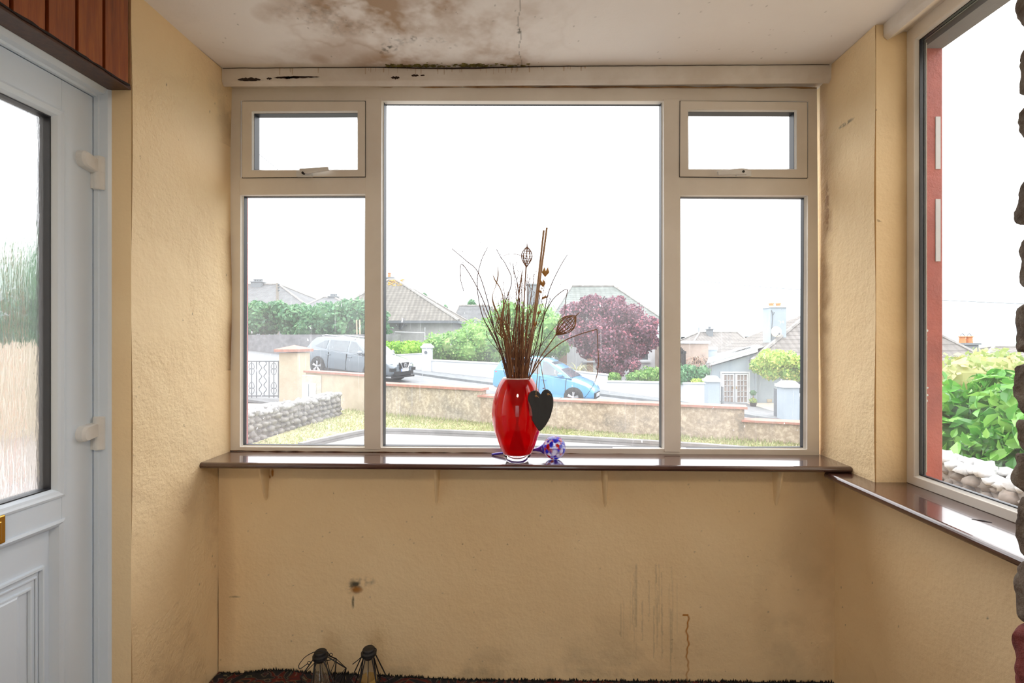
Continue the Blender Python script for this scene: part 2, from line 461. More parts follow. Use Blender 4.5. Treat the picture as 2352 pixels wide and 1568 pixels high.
# right wall below sill and pier above
def stain_right(y, z):
    h, w = y.shape; n1 = fbm((h, w), 30, 5, 21); n3 = fbm((h, w), 3, 2, 22); out = np.zeros((h, w, 3)); r = random.Random(9)
    out[..., 1] += .85 * blob(y, z, 1.79, 1.265 + .80, .05, .008) * sstep(.35, .55, n3)
    out[..., 0] += .7 * blob(y, z, 1.90, 1.5, .04, .5) * sstep(.3, .7, n1)
    out[..., 0] += .9 * blob(y, z, 1.905, 1.265 + .53, .016, .11) * sstep(.35, .6, n3)
    out[..., 0] += .5 * np.clip((y - 1.89) / .05, 0, 1)
    for i in range(24):
        out[..., 1] += .8 * blob(y, z, r.uniform(1.0, 1.9), r.uniform(.1, 2.3), .003, .004)
    return out
wr = grid_obj('wall_right', np.arange(.70, 1.945, .004), np.arange(ZF - .02, ZSR - .018, .004), lambda u, v: (XR + 0 * u, u, v), stain_right, m_wall_low, flip=True)
tag(wr, kind='structure')
pr = grid_obj('pier', np.arange(YP, 1.945, .004), np.arange(ZSR - .02, H, .004), lambda u, v: (XR + .003 * np.sin(v * 8) * np.sin(u * 14), u, v), stain_right, m_wall, flip=True)
pr.parent = wr
mb = MB(); mb.box(XR + .004, XF + .005, YP, 1.985, ZSR - .02, H)
mb.box(XR + .006, XR + .25, .70, 1.985, ZF, ZSR - .03)
mb.build('pier_core', m_wall_low, wr)

# ceiling
def stain_ceil(x, y):
    h, w = x.shape; out = np.zeros((h, w, 3)); n1 = fbm((h, w), 34, 6, 31); n2 = fbm((h, w), 60, 5, 32); n3 = fbm((h, w), 3, 2, 33); n4 = fbm((h, w), 12, 4, 34)
    def q(px, py): p = PZ(px, py, H); return p.x, p.y
    A = np.zeros((h, w))
    for px, py, rx, ry, a in ((780, 20, .17, .13, .9), (860, 5, .16, .16, .9), (1010, 10, .12, .10, .8), (700, 8, .12, .10, .5), (860, 55, .26, .09, .8), (930, 140, .26, .10, .8), (1120, 120, .24, .12, .45), (660, 35, .12, .07, .5), (1050, 55, .30, .14, .45), (735, 135, .05, .05, .55), (620, 140, .06, .06, .35), (980, 60, .4, .2, .35), (820, 115, .34, .10, .4), (1130, 60, .3, .2, .3), (1175, 140, .07, .05, 1.0), (950, 75, .5, .35, .25)):
        cx, cy = q(px, py); A = np.maximum(A, a * blob(x, y, cx, cy, rx, ry, .7))
    n5 = fbm((h, w), 5, 3, 35); mixn = .55 * n1 + .3 * n4 + .15 * n5; out[..., 0] = A * sstep(.36, .68, mixn) * 1.1 + .2 * A * n2
    ring = np.exp(-((n2 - .5) / .035) ** 2); cx, cy = q(900, 70); out[..., 0] += .22 * ring * blob(x, y, cx, cy, .75, .42)
    cx, cy = q(760, 40); out[..., 1] += .25 * blob(x, y, cx, cy, .2, .12) * sstep(.5, .65, n3) * sstep(.45, .6, n1)
    for px, py, rx, ry, a in ((895, 108, .035, .03, 1), (880, 118, .03, .02, .8), (950, 88, .014, .018, 1.2), (1035, 106, .03, .018, 1.1), (1000, 92, .05, .02, .5), (920, 95, .06, .03, .4), (968, 70, .006, .006, 1.5)):
        cx, cy = q(px, py); out[..., 1] += a * blob(x, y, cx, cy, rx, ry) * sstep(.40, .75, n3) * .9
    # moss line along the trim
    cx, cy = q(1040, 152); m = blob(x, y, cx, cy, .30, .018, .6) * sstep(.4, .55, n4); out[..., 1] += .55 * m
    # crack
    cxa, ya = q(1192, 0); xb, yb = q(1195, 150)
    cr = np.abs(x - cxa + .005 * np.sin(y * 40) - (xb - cxa) * (y - ya) / (yb - ya)); out[..., 1] += .5 * (cr < .0016)
    cx, cy = q(1192, 72); out[..., 1] += 1.0 * blob(x, y, cx, cy, .008, .018) * sstep(.4, .6, n3)
    r = random.Random(4)
    for i in range(40):
        cx, cy = q(r.uniform(450, 1900), r.uniform(0, 140)); out[..., 1] += .6 * blob(x, y, cx, cy, .003, .004)
    return out
ce = grid_obj('ceiling', np.arange(-1.24, 1.30, .004), np.arange(.70, 1.95, .004), lambda u, v: (u, v, H + 0 * u), stain_ceil, m_ceil, flip=True)
tag(ce, kind='structure')
mb = MB(); mb.box(-1.62, 1.45, .72, 2.12, H + .004, H + .16)
mb.build('roof_deck', m_lintel, ce)
# moss growing along the edge of the trim
moss_m = M('green_moss', (.24, .22, .05), .95, (.11, .09, .03), vs=60, bs=200, bst=.8)
mb = MB(); r = random.Random(8)
for i in range(210):
    px = r.choice([r.uniform(885, 1215), r.uniform(885, 1000), r.uniform(1060, 1120)])
    p = P(px, 152, 1.872); mb.ball((p.x, 1.873 - abs(r.gauss(0, .009)), H - .0005), r.uniform(.0015, .0055), 6, (1.8, .6, .6), .4, i)
tag(mb.build('moss', moss_m, smooth=True), 'green and black moss line where the ceiling meets the trim above the wide window', 'moss', kind='stuff')

# floor
mb = MB(); mb.box(-2.4, 2.4, -2.6, YB + .05, ZF - .06, ZF - .022)
struct('floor', mb, M('floor_screed', (.25, .2, .16), .9))
# patterned carpet, rucked up in the left corner
def carpet_mat():
    m, nt, b = base_mat('patterned_red_carpet'); b.inputs['Roughness'].default_value = .95
    t = nt.nodes.new('ShaderNodeTexCoord'); w = nt.nodes.new('ShaderNodeTexNoise'); w.inputs['Scale'].default_value = 9; w.inputs['Distortion'].default_value = 2.5; w.inputs['Detail'].default_value = 1
    nt.links.new(t.outputs['Object'], w.inputs['Vector'])
    r = ramp(nt, [(.36, (.012, .012, .016)), (.42, (.02, .02, .025)), (.435, (.22, .15, .09)), (.455, (.02, .03, .04)), (.50, (.11, .012, .008)), (.56, (.14, .018, .01)), (.575, (.2, .13, .08)), (.6, (.015, .015, .02))])
    nt.links.new(w.outputs['Fac'], r.inputs[0])
    v = nt.nodes.new('ShaderNodeTexVoronoi'); v.inputs['Scale'].default_value = 60; nt.links.new(t.outputs['Object'], v.inputs['Vector'])
    c = mix(nt, .35, r.outputs[0], v.outputs['Color'], 'MULTIPLY'); nt.links.new(c, b.inputs['Base Color'])
    bump(nt, b, noise_tex(nt, 400, 2), .8, .004)
    return m
def cz(u, v):
    z = ZF + .002 + .026 * np.clip((-.25 - u) / .6, 0, 1) + .012 * np.clip((-.6 - u) / .4, 0, 1) * np.sin(u * 19 + 1) * .6
    z += .004 * np.sin(u * 31) * np.sin(v * 17)
    return z
cp = grid_obj('carpet', np.linspace(XL + .004, XR - .004, 160), np.linspace(.3, YB - .003, 110), lambda u, v: (u, v, cz(u, v)), lambda u, v: np.zeros(u.shape + (3,)), carpet_mat())
tag(cp, 'dark red and black patterned carpet meeting the yellow wall at the bottom of the photo', 'carpet')
# ragged carpet fringe against the wall
mb = MB(); r = random.Random(12)
for i in range(900):
    x = r.uniform(XL + .01, XR - .01); z0 = float(cz(np.array(x), np.array(1.84))); h = r.uniform(.004, .014); y = YB - r.uniform(.002, .012)
    mb.add([(x - .004, y, z0 - .002), (x + .004, y, z0 - .002), (x + r.uniform(-.004, .004), y - r.uniform(-.001, .004), z0 + h)], [(0, 1, 2)])
fr = mb.build('frayed_edge', M('black_carpet_backing', (.015, .016, .014), .95), cp)

# unseen room behind the camera, its far opening added and sized to let in fill daylight
mb = MB()
mb.box(-2.4, -1.02, .50, .72, ZF, H); mb.box(.985, 2.4, .50, .72, ZF, H); mb.box(-1.02, .985, .50, .72, 2.22, H)
mb.box(-1.62, -1.2, .30, .56, ZF, H)
mb.box(-2.5, -2.4, -2.6, .72, ZF, 2.6); mb.box(2.4, 2.5, -2.6, .72, ZF, 2.6)
mb.box(-2.5, 2.5, -2.6, .72, 2.6, 2.66)
mb.box(-2.5, 2.5, -2.7, -2.6, ZF, .35); mb.box(-2.5, 2.5, -2.7, -2.6, 2.15, 2.66); mb.box(-2.5, -.6, -2.7, -2.6, .35, 2.15); mb.box(.6, 2.5, -2.7, -2.6, .35, 2.15)
struct('wall_back', mb, M('pale_room_paint', (.80, .68, .52), .8))
mb = MB(); mb.box(-2.4, 2.4, .50, .72, H, 2.6); struct('wall_over_doorway', mb, MATS['pale_room_paint'])

# ------------------------------------------------------------------ frames
def ring(mb, outer, inner, d0, d1, mp, dn=None):
    """outer/inner: 4 (u,v) corners; front at d0, back at d1; dn = depth of inner lip"""
    dn = d0 if dn is None else dn
    vs = [mp(u, v, d0) for u, v in outer] + [mp(u, v, dn) for u, v in inner] + [mp(u, v, d1) for u, v in inner] + [mp(u, v, d1) for u, v in outer]
    fs = []
    for i in range(4):
        j = (i + 1) % 4
        fs += [(i, j, 4 + j, 4 + i), (4 + i, 4 + j, 8 + j, 8 + i), (8 + i, 8 + j, 12 + j, 12 + i), (12 + i, 12 + j, j, i)]
    mb.add(vs, fs); return mb
def pq(pts, Y): return [(P(x, y, Y).x, P(x, y, Y).z) for x, y in pts]
def inset(q, d):
    cx = sum(p[0] for p in q) / 4; cy = sum(p[1] for p in q) / 4
    return [(p[0] + (d if p[0] < cx else -d), p[1] + (d if p[1] < cy else -d)) for p in q]
fmap = lambda u, v, d: (u, d, v)
win = empty('window_1', (0, YW, ZS), kind='structure')
mb = MB()
out4 = pq([(525, 199), (1877, 202), (1882, 1048), (521, 1038)], YW)
in4 = pq([(553, 231), (1856, 232), (1854, 1032), (551, 1026)], YW)
ring(mb, out4, in4, YW, YW + .030, fmap)
mb.build('window_frame', m_upvc, win, bevel=.002)
def bar(name, pts, y0, y1, par, mat=m_upvc, bev=.002):
    q = [P(x, y, YW) for x, y in pts]; q = [Vector((p.x, y0, p.z)) for p in q]
    return MB().slab(q, (0, y1 - y0, 0)).build(name, mat, par, bevel=bev)
bar('mullion', [(840, 226), (877, 226), (875, 1032), (838, 1031)], YW - .004, YW + .030, win)
bar('mullion', [(1524, 228), (1562, 228), (1562, 1038), (1525, 1037)], YW - .004, YW + .030, win)
bar('transom', [(551, 408), (841, 405), (841, 446), (551, 448)], YW - .003, YW + .030, win)
bar('transom', [(1561, 407), (1858, 408), (1858, 449), (1561, 449)], YW - .003, YW + .030, win)
g_left = glass_mat('dusty_glass_left', dirt=.06, dmax=.19)
g_mid = glass_mat('dusty_glass_middle', dirt=.03, dmax=.16)
g_right = glass_mat('dusty_glass_right', dirt=.04, dmax=.15)
g_clear = glass_mat('clean_glass', dirt=.005, dmax=.04, streak=False)
def pane(opening, glassq, gm, par, yb=YW + .006, dp=.036):
    o = pq(opening, YW); g = pq(glassq, YW + .004)
    mb = MB(); ring(mb, o, g, yb, YW + .02, fmap, dn=YW + .014); mb.build('glazing_bead', m_bead, par)
    mb = MB(); ring(mb, inset(g, -.003), inset(g, .0012), YW + .0145, YW + dp, fmap); mb.build('gasket', m_gask, par)
    mb = MB(); gg = inset(g, -.001); mb.add([(u, YW + dp - .002, v) for u, v in gg], [(0, 1, 2, 3)]); mb.build('glass_pane', gm, par)
pane([(875, 225), (1526, 226), (1526, 1038), (873, 1031)], [(880, 230), (1521, 231), (1521, 1031), (878, 1026)], g_mid, win, dp=.048)
pane([(551, 444), (842, 443), (841, 1031), (549, 1029)], [(557, 449), (837, 449), (835, 1025), (555, 1023)], g_left, win)
pane([(1559, 445), (1856, 447), (1855, 1037), (1559, 1038)], [(1564, 450), (1850, 452), (1848, 1029), (1565, 1031)], g_right, win)
# opening vents
for nm, so, sg, hx in (('L', [(555, 232), (838, 232), (838, 405), (555, 407)], [(582, 259), (820, 258), (820, 388), (582, 389)], 0), ('R', [(1563, 231), (1855, 234), (1855, 408), (1562, 405)], [(1582, 255), (1826, 256), (1826, 387), (1583, 387)], 1)):
    mb = MB(); o = pq(so, YW - .010); g = pq(sg, YW - .006)
    ring(mb, o, inset(g, -.004), YW - .010, YW + .04, fmap)
    sash = mb.build('vent_sash', m_upvc, win, bevel=.003)
    mb = MB(); ring(mb, inset(o, -.0015), o, YW - .006, YW, fmap); mb.build('shadow_gap', m_gask, sash)
    mb = MB(); ring(mb, inset(g, -.0045), g, YW - .009, YW + .012, fmap, dn=YW - .001); mb.build('glazing_bead', m_bead, sash)
    mb = MB(); ring(mb, inset(g, -.003), inset(g, .0012), YW + .000, YW + .036, fmap); mb.build('gasket', m_gask, sash)
    mb = MB(); mb.add([(u, YW + .035, v) for u, v in inset(g, -.001)], [(0, 1, 2, 3)]); mb.build('glass_pane', g_clear, sash)
    # lever handle
    mb = MB(); hp = lambda x, y, Y=YW - .02: P(x, y, Y)
    if hx == 0:
        base = [hp(680, 392), hp(716, 392), hp(716, 405), hp(680, 405)]; lev = [hp(692, 390), hp(757, 386), hp(758, 393), hp(712, 400), hp(692, 400)]; piv = hp(697, 398, YW - .03)
    else:
        base = [hp(1692, 392), hp(1726, 392), hp(1726, 404), hp(1692, 404)]; lev = [hp(1645, 396), hp(1700, 389), hp(1713, 391), hp(1713, 402), hp(1647, 404)]; piv = hp(1706, 395, YW - .03)
    mb.slab(base, (0, .012, 0))
    n = len(lev); fr_ = [Vector((p.x, YW - .036, p.z)) for p in lev]; bk = [Vector((p.x, YW - .024, p.z)) for p in lev]
    mb.add(fr_ + bk, [tuple(range(n)), tuple(range(2 * n - 1, n - 1, -1))] + [(i, i + n, (i + 1) % n + n, (i + 1) % n) for i in range(n)])
    hd = mb.build('window_handle', m_hinge, sash, bevel=.0015)
    mb = MB(); mb.lathe([(0, -.008), (.005, -.008), (.005, .004), (0, .004)], (piv.x, YW - .034, piv.z), 10, (0, -1, 0)); mb.build('screw', m_dark, hd)
# rusty line and dirt strip along the head of the frame
mb = MB(); p0 = P(528, 198, YW - .002); p1 = P(1876, 201, YW - .002)
mb.tube([p0.lerp(p1, t / 40) + Vector((0, 0, .0015 * math.sin(t * 1.7))) for t in range(41)], [.0028 + .0012 * math.sin(t * 2.3) for t in range(41)], 5)
mb.build('rust_line', M('rusty_sealant', (.42, .25, .11), .9, (.16, .09, .05), vs=9), win)
mb = MB(); p0 = P(524, 1035, YW - .002); p1 = P(1882, 1047, YW - .002)
mb.tube([p0.lerp(p1, t / 60) + Vector((0, 0, .001 * math.sin(t * 1.3))) for t in range(61)], [.0016 + .0008 * math.sin(t * 2.9) for t in range(61)], 5)
mb.build('sealant_line', M('dirty_sealant', (.05, .035, .03), .9, (.20, .11, .06), vs=14), win)
# sill board with rounded nose
mb = MB()
ys, yn = YW + .02, 1.75; t = .022
nose = [(yn + .011 - .011 * math.sin(a), ZS - t / 2 + t / 2 * math.cos(a)) for a in [PI * i / 8 for i in range(9)]]
poly = [(ys, ZS)] + nose + [(ys, ZS - t)]
mb.prism(poly, 'x', -1.203, XR - .002)
lift = lambda mb: setattr(mb, 'v', [(x, y, z + .009 * (XR - x) / 2.37) for x, y, z in mb.v])
lift(mb); sill = mb.build('window_sill', m_sill, win, smooth=False)
mb = MB(); mb.prism([(yn + .011 - .011 * math.sin(a), ZS - t / 2 + t / 2 * math.cos(a)) for a in [PI * i / 8 for i in range(9)]] + [(YB, ZS - t), (YB, ZS)], 'x', -1.23, -1.2)
lift(mb); mb.build('sill_end', m_sill, sill)
# plaster-covered brackets
for i, (px, w, b) in enumerate(((615, 10, 1148), (1006, 10, 1158), (1387, 12, 1163), (1779, 11, 1160))):
    p = P(px, 1090, YB); zb = P(px, b, YB).z; zt = ZS - t; mb = MB(); wd = w / 1110 * YB * .62
    tip = px + (-1 if i < 2 else 1) * 3; xt = P(tip, b, YB).x; sec = []
    K = 10
    for k in range(K + 1):
        s = k / K; z = zt + (zb - zt) * s; x = p.x + (xt - p.x) * s; hw = wd * (1 - .45 * s) * (1 if k < K else .35); dep = .055 * (1 - s) ** .8 + .006
        sec.append([(x - hw, YB + .004, z), (x - hw * .9, YB - dep * .6, z), (x - hw * .35, YB - dep, z), (x + hw * .35, YB - dep, z), (x + hw * .9, YB - dep * .6, z), (x + hw, YB + .004, z)])
    vs = [v for s_ in sec for v in s_]; fs = []
    for k in range(K):
        for j in range(5): a = k * 6 + j; fs.append((a, a + 6, a + 7, a + 1))
    fs.append(tuple(range(K * 6, K * 6 + 6)))
    mb.add(vs, fs); mb.build('sill_bracket', m_wall_low, sill, smooth=True)

# pelmet trim above the window
mb = MB(); yf = 1.872
poly = [(yf, H + .002), (yf, ZC + .998 + .014), (yf + .012, ZC + .998), (YW - .022, ZT + .0), (YW + .03, ZT - .002), (YW + .03, H + .002)]
mb.prism(poly, 'x', P(509, 160, yf).x, XR + .003)
tr1 = struct('trim_1', mb, m_pelm, bevel=.002)
# flaked patches showing dark wood
flk = M('bare_dark_wood', (.035, .02, .015), .9, vs=30)
def flake(x0, x1, y0, y1, seed):
    r = random.Random(seed); n = 14; top = []; bot = []
    for i in range(n + 1):
        x = x0 + (x1 - x0) * i / n; e = math.sin(PI * i / n) ** .5
        top.append((x, (y0 + y1) / 2 - (y1 - y0) / 2 * e * r.uniform(.3, 1))); bot.append((x, (y0 + y1) / 2 + (y1 - y0) / 2 * e * r.uniform(.3, 1)))
    pl = [P(a, b, 1.871) for a, b in top + bot[::-1]]; pl = [Vector((p.x, 1.8705, max(p.z, ZC + 1.0125))) for p in pl]
    mb = MB(); m = n + 1; vs = pl[:m] + pl[m:][::-1]; mb.add(vs, [(i, i + 1, m + i + 1, m + i) for i in range(n)]); return mb
for k, a in enumerate([(545, 600, 177, 189), (612, 625, 177, 184), (628, 690, 175, 182), (640, 735, 174, 180), (898, 918, 174, 183), (945, 962, 170, 177), (965, 976, 171, 175), (655, 672, 176, 182)]):
    flake(*a, k).build('paint_flake', flk, tr1)
# brown water streaks down the trim
mb = MB(); r = random.Random(17)
for i in range(46):
    px = r.choice([r.uniform(830, 1180), r.uniform(880, 1120), r.uniform(1130, 1350), r.uniform(600, 900)]); x = P(px, 160, yf).x; w_ = r.uniform(.0006, .0035); l_ = r.uniform(.008, .03)
    mb.add([(x - w_, yf - .0006, H - .002), (x + w_, yf - .0006, H - .002), (x + w_ * .6, yf - .0006, H - .002 - l_), (x - w_ * .6, yf - .0006, H - .002 - l_)], [(0, 1, 2, 3)])
mb.build('water_streaks', M('brown_water_stain', (.64, .56, .47), .7, (.54, .44, .34), vs=40), tr1)
# dark crack line between ceiling and trim
mb = MB(); rr = random.Random(2); pts = []
for i in range(80):
    px = 512 + (1905 - 512) * i / 79; p = P(px, 150, yf - .001); sag = .006 * math.exp(-((px - 1040) / 120) ** 2)
    pts.append((p.x, yf - .001, H - .002 - sag - rr.uniform(0, .0012)))
mb.tube(pts, [.0012 + .0022 * math.exp(-((512 + 1393 * i / 79 - 1060) / 160) ** 2) for i in range(80)], 4)
mb.build('crack', flk, tr1)

# ------------------------------------------------------------------ right window
w2 = empty('window_2', (XF, 1.1, ZSR), kind='structure')
rmap = lambda u, v, d: (d, u, v)
yN = .76
mb = MB(); o = [(YP, ZC + 1.045), (yN, ZC + 1.045), (yN, ZSR), (YP, ZSR)]
g = [(1.602, ZC + .990), (yN + .06, ZC + .990), (yN + .06, ZC - .440), (1.602, ZC - .440)]
o2 = inset(g, -.006)
ring(mb, o, o2, XF, XF + .034, rmap); mb.build('window_frame', m_upvc, w2, bevel=.003)
mb = MB(); ring(mb, inset(o2, -.001), g, XF + .002, XF + .03, rmap, dn=XF + .012); mb.build('glazing_bead', m_bead, w2)
mb = MB(); ring(mb, inset(g, -.004), inset(g, .003), XF + .0125, XF + .022, rmap); mb.build('gasket', m_gask, w2)
mb = MB(); ring(mb, inset(g, -.010), inset(g, .000), XF + .0221, XF + .035, rmap); mb.build('spacer', M('grey_spacer_bar', (.10, .11, .12), .4, metal=.3), w2)
mb = MB(); mb.add([(XF + .018, u, v) for u, v in inset(g, -.001)], [(0, 1, 2, 3)]); mb.build('glass_pane', g_clear, w2)
mb = MB(); mb.tube([(XF + .036, 1.602, ZC + .98), (XF + .036, 1.602, ZC - .43)], .0016, 5); mb.build('edge_seal', m_bead, w2)
# its sill
mb = MB(); xn = 1.075; t2 = .024
nose = [(xn + .012 - .012 * math.sin(a), ZSR - t2 / 2 + t2 / 2 * math.cos(a)) for a in [PI * i / 8 for i in range(9)]]
mb.prism([(XF + .01, ZSR)] + nose + [(XF + .01, ZSR - t2)], 'y', .72, 1.772)
s2 = mb.build('window_sill', m_sill, w2)
mb = MB(); mb.tube([(xn + .0105, y, ZSR - .012) for y in (.86, .9, .95, 1.0, 1.04)], [.001, .0118, .0122, .0119, .001], 14)
mb.build('worn_patch', M('worn_varnish', (.30, .11, .03), .35, (.13, .045, .015), vs=40), s2)
mb = MB(); c = PZ(2260, 1197, ZSR); mb.tube([c + Vector((-.018, .016, .0004)), c + Vector((0, 0, .0006)), c + Vector((.012, -.010, .0004))], [.0005, .0022, .0005], 5); mb.build('scratch', m_gask, s2)
mb = MB(); mb.prism([(1.192, H + .002), (1.192, ZC + 1.025), (1.205, ZC + 1.012), (XF - .012, ZC + 1.04), (XF + .03, ZC + 1.04), (XF + .03, H + .002)], 'y', .72, YP - .0005)
struct('trim_2', mb, m_pelm, bevel=.002)

# outside: painted brick corner, lintels
mb = MB(); xe = P(570, 700, 2.1).x
mb.box(XL - .5, xe, 1.99, 2.10, ZF - .3, H); struct('wall_outer_left', mb, m_red)
mb = MB(); xe = P(1843, 700, 2.1).x
mb.box(xe, 1.402, 2.003, 2.10, ZF - .3, H)
mb.box(XF + .012, 1.402, 1.652, 2.002, ZF - .3, H); co = struct('wall_outer_right', mb, m_red, bevel=.004)
mb = MB()
for y0, y1 in ((268, 388), (457, 600)):
    a = P(2149, y0, 1.6505); b = P(2160, y1, 1.6505); mb.box(a.x, b.x, 1.6495, 1.652, b.z, a.z)
mb.build('bare_patch', m_white, co)
mb = MB(); r = random.Random(6)
for i in range(16):
    p = P(r.uniform(2119, 2132), r.choice([r.uniform(745, 800), r.uniform(860, 960)]), 1.651); s = r.uniform(.001, .005)
    mb.ball((p.x, 1.6515, p.z), s, 6, (1, .3, r.uniform(.6, 1.8)), .5, i)
mb.build('paint_chips', m_white, co)
mb = MB(); mb.box(XL - .5, 1.402, 2.0, 2.10, ZC + 1.035, H + .01); mb.box(XF + .065, 1.402, .7, 2.0, ZC + .992, H + .01)
struct('trim_3', mb, m_lintel)

# ------------------------------------------------------------------ door on the left
XD = -1.31; ZD = ZC + .733
dr = empty('door_1', (XD, 1.44, ZF), kind='structure')
yd0, yd1 = .60, 1.438
gy1, gz0, gz1 = 1.323, .855, 1.887
dmap = lambda u, v, d: (d, u, v)
dq = lambda y0, y1, z0, z1: [(y1, z1), (y0, z1), (y0, z0), (y1, z0)]
# leaf: stiles, rails round the glazed opening and the lower panel opening
mb = MB()
mb.box(XD - .06, XD, gy1 + .018, yd1, ZF + .01, ZD); mb.box(XD - .06, XD, yd0, yd0 + .118, ZF + .01, ZD)
mb.box(XD - .06, XD, yd0 + .118, gy1 + .018, gz1 + .018, ZD)
mb.box(XD - .06, XD, yd0 + .118, gy1 + .018, .765, gz0 - .018)
mb.box(XD - .06, XD, yd0 + .118, gy1 + .018, ZF + .01, .10)
leaf = mb.build('door_leaf', m_door, dr, bevel=.0015)
# moulded bead round the glass: stepped ogee rings
def mould(mb, y1, y0, z0, z1, steps):
    for (a, xa, b, xb) in steps:
        o = dq(y0 - a, y1 + a, z0 - a, z1 + a); i = dq(y0 - b, y1 + b, z0 - b, z1 + b)
        vs = [(xa, u, v) for u, v in o] + [(xb, u, v) for u, v in i]
        mb.add(vs, [(k, (k + 1) % 4, 4 + (k + 1) % 4, 4 + k) for k in range(4)])
mb = MB()
mould(mb, gy1, yd0 + .135, gz0, gz1, [(.026, XD + .0005, .025, XD + .004), (.025, XD + .004, .019, XD + .006), (.019, XD + .006, .013, XD + .003), (.013, XD + .003, .006, XD + .001), (.006, XD + .001, .0, XD - .010), (.0, XD - .010, -.001, XD - .014)])
mb.build('glazing_bead', m_door, leaf, smooth=False)
mb = MB(); ring(mb, dq(yd0 + .132, gy1 + .003, gz0 - .003, gz1 + .003), dq(yd0 + .14, gy1 - .0035, gz0 + .0035, gz1 - .0035), XD - .012, XD - .05, dmap); mb.build('gasket', m_gask, leaf)
mb = MB()
mould(mb, gy1, yd0 + .135, .115, .742, [(.026, XD + .0005, .025, XD + .004), (.025, XD + .004, .018, XD + .006), (.018, XD + .006, .010, XD + .001), (.010, XD + .001, .0, XD - .018)])
mb.build('panel_bead', m_door, leaf)
mb = MB(); mb.box(XD - .05, XD - .018, yd0 + .12, gy1 + .01, .10, .76)
# raised mouldings of the panel
for (dy, zt, w, hgt) in ((.017, .655, .011, .009), (.034, .632, .005, .004), (.050, .612, .008, .007)):
    y1 = gy1 - dy; y0 = yd0 + .135 + dy; z0 = .115 + (.742 - zt); o = dq(y0, y1, z0, zt)
    mid = inset(o, w * .5); inn = inset(o, w); xx = XD - .018
    for A, xa, B, xb in ((o, xx, inset(o, w * .25), xx + hgt * .9), (inset(o, w * .25), xx + hgt * .9, inset(o, w * .75), xx + hgt), (inset(o, w * .75), xx + hgt, inn, xx + .001)):
        mb.add([(xa, u, v) for u, v in A] + [(xb, u, v) for u, v in B], [(k, (k + 1) % 4, 4 + (k + 1) % 4, 4 + k) for k in range(4)])
o = dq(yd0 + .135 + .088, 1.232, .24, .60)
mb.add([(XD - .018, u, v) for u, v in inset(o, -.012)] + [(XD - .010, u, v) for u, v in o], [(k, (k + 1) % 4, 4 + (k + 1) % 4, 4 + k) for k in range(4)] + [(4, 5, 6, 7)])
mb.build('door_panel', m_door, leaf)
# textured glass
def textured_glass():
    m, nt, b = base_mat('rain_textured_glass')
    t = nt.nodes.new('ShaderNodeTexCoord'); mp = nt.nodes.new('ShaderNodeMapping'); mp.inputs['Scale'].default_value = (1, 1, .13)
    nt.links.new(t.outputs['Object'], mp.inputs[0])
    n = nt.nodes.new('ShaderNodeTexNoise'); n.inputs['Scale'].default_value = 130; n.inputs['Detail'].default_value = 2; n.inputs['Distortion'].default_value = .6
    nt.links.new(mp.outputs[0], n.inputs['Vector'])
    bp = nt.nodes.new('ShaderNodeBump'); bp.inputs['Strength'].default_value = .55; bp.inputs['Distance'].default_value = .003
    nt.links.new(n.outputs['Fac'], bp.inputs['Height'])
    rf = nt.nodes.new('ShaderNodeBsdfRefraction'); rf.inputs['IOR'].default_value = 1.35; rf.inputs['Roughness'].default_value = .03
    nt.links.new(bp.outputs[0], rf.inputs['Normal'])
    tr = nt.nodes.new('ShaderNodeBsdfTransparent'); tr.inputs[0].default_value = (.97, .98, 1, 1)
    tl = nt.nodes.new('ShaderNodeBsdfTranslucent'); tl.inputs[0].default_value = (.95, .97, 1, 1)
    gl = nt.nodes.new('ShaderNodeBsdfGlossy'); gl.inputs['Roughness'].default_value = .08; nt.links.new(bp.outputs[0], gl.inputs['Normal'])
    m1 = nt.nodes.new('ShaderNodeMixShader'); m1.inputs[0].default_value = .35
    nt.links.new(rf.outputs[0], m1.inputs[1]); nt.links.new(tr.outputs[0], m1.inputs[2])
    m2 = nt.nodes.new('ShaderNodeMixShader'); m2.inputs[0].default_value = .05
    nt.links.new(m1.outputs[0], m2.inputs[1]); nt.links.new(tl.outputs[0], m2.inputs[2])
    m3 = nt.nodes.new('ShaderNodeMixShader'); m3.inputs[0].default_value = .04
    nt.links.new(m2.outputs[0], m3.inputs[1]); nt.links.new(gl.outputs[0], m3.inputs[2])
    nt.links.new(m3.outputs[0], nt.nodes['Material Output'].inputs[0])
    return m
mb = MB(); mb.box(XD - .034, XD - .030, yd0 + .13, gy1 - .001, gz0, gz1); mb.build('glass_pane', textured_glass(), leaf)
# frame: jamb and head
mb = MB()
sec = [(-1.39, .004), (XD - .002, .004), (XD + .001, .001), (XD + .014, .001), (XD + .016, .005), (XD + .040, .006), (-1.262, .012), (-1.2355, .012), (-1.2355, .05), (-1.39, .05)]
mb.prism([(x, yd1 + d) for x, d in sec], 'z', ZF, ZD + .05)
mb.prism([(-1.39, ZD + .004), (XD - .002, ZD + .004), (XD + .001, ZD + .001), (XD + .012, ZD + .001), (XD + .014, ZD + .008), (XD + .030, ZD + .012), (-1.272, ZD + .026), (-1.2685, ZD + .034), (-1.2685, ZD + .05), (-1.39, ZD + .05)], 'y', .56, yd1 + .04)
mb.build('door_frame', m_door, dr)
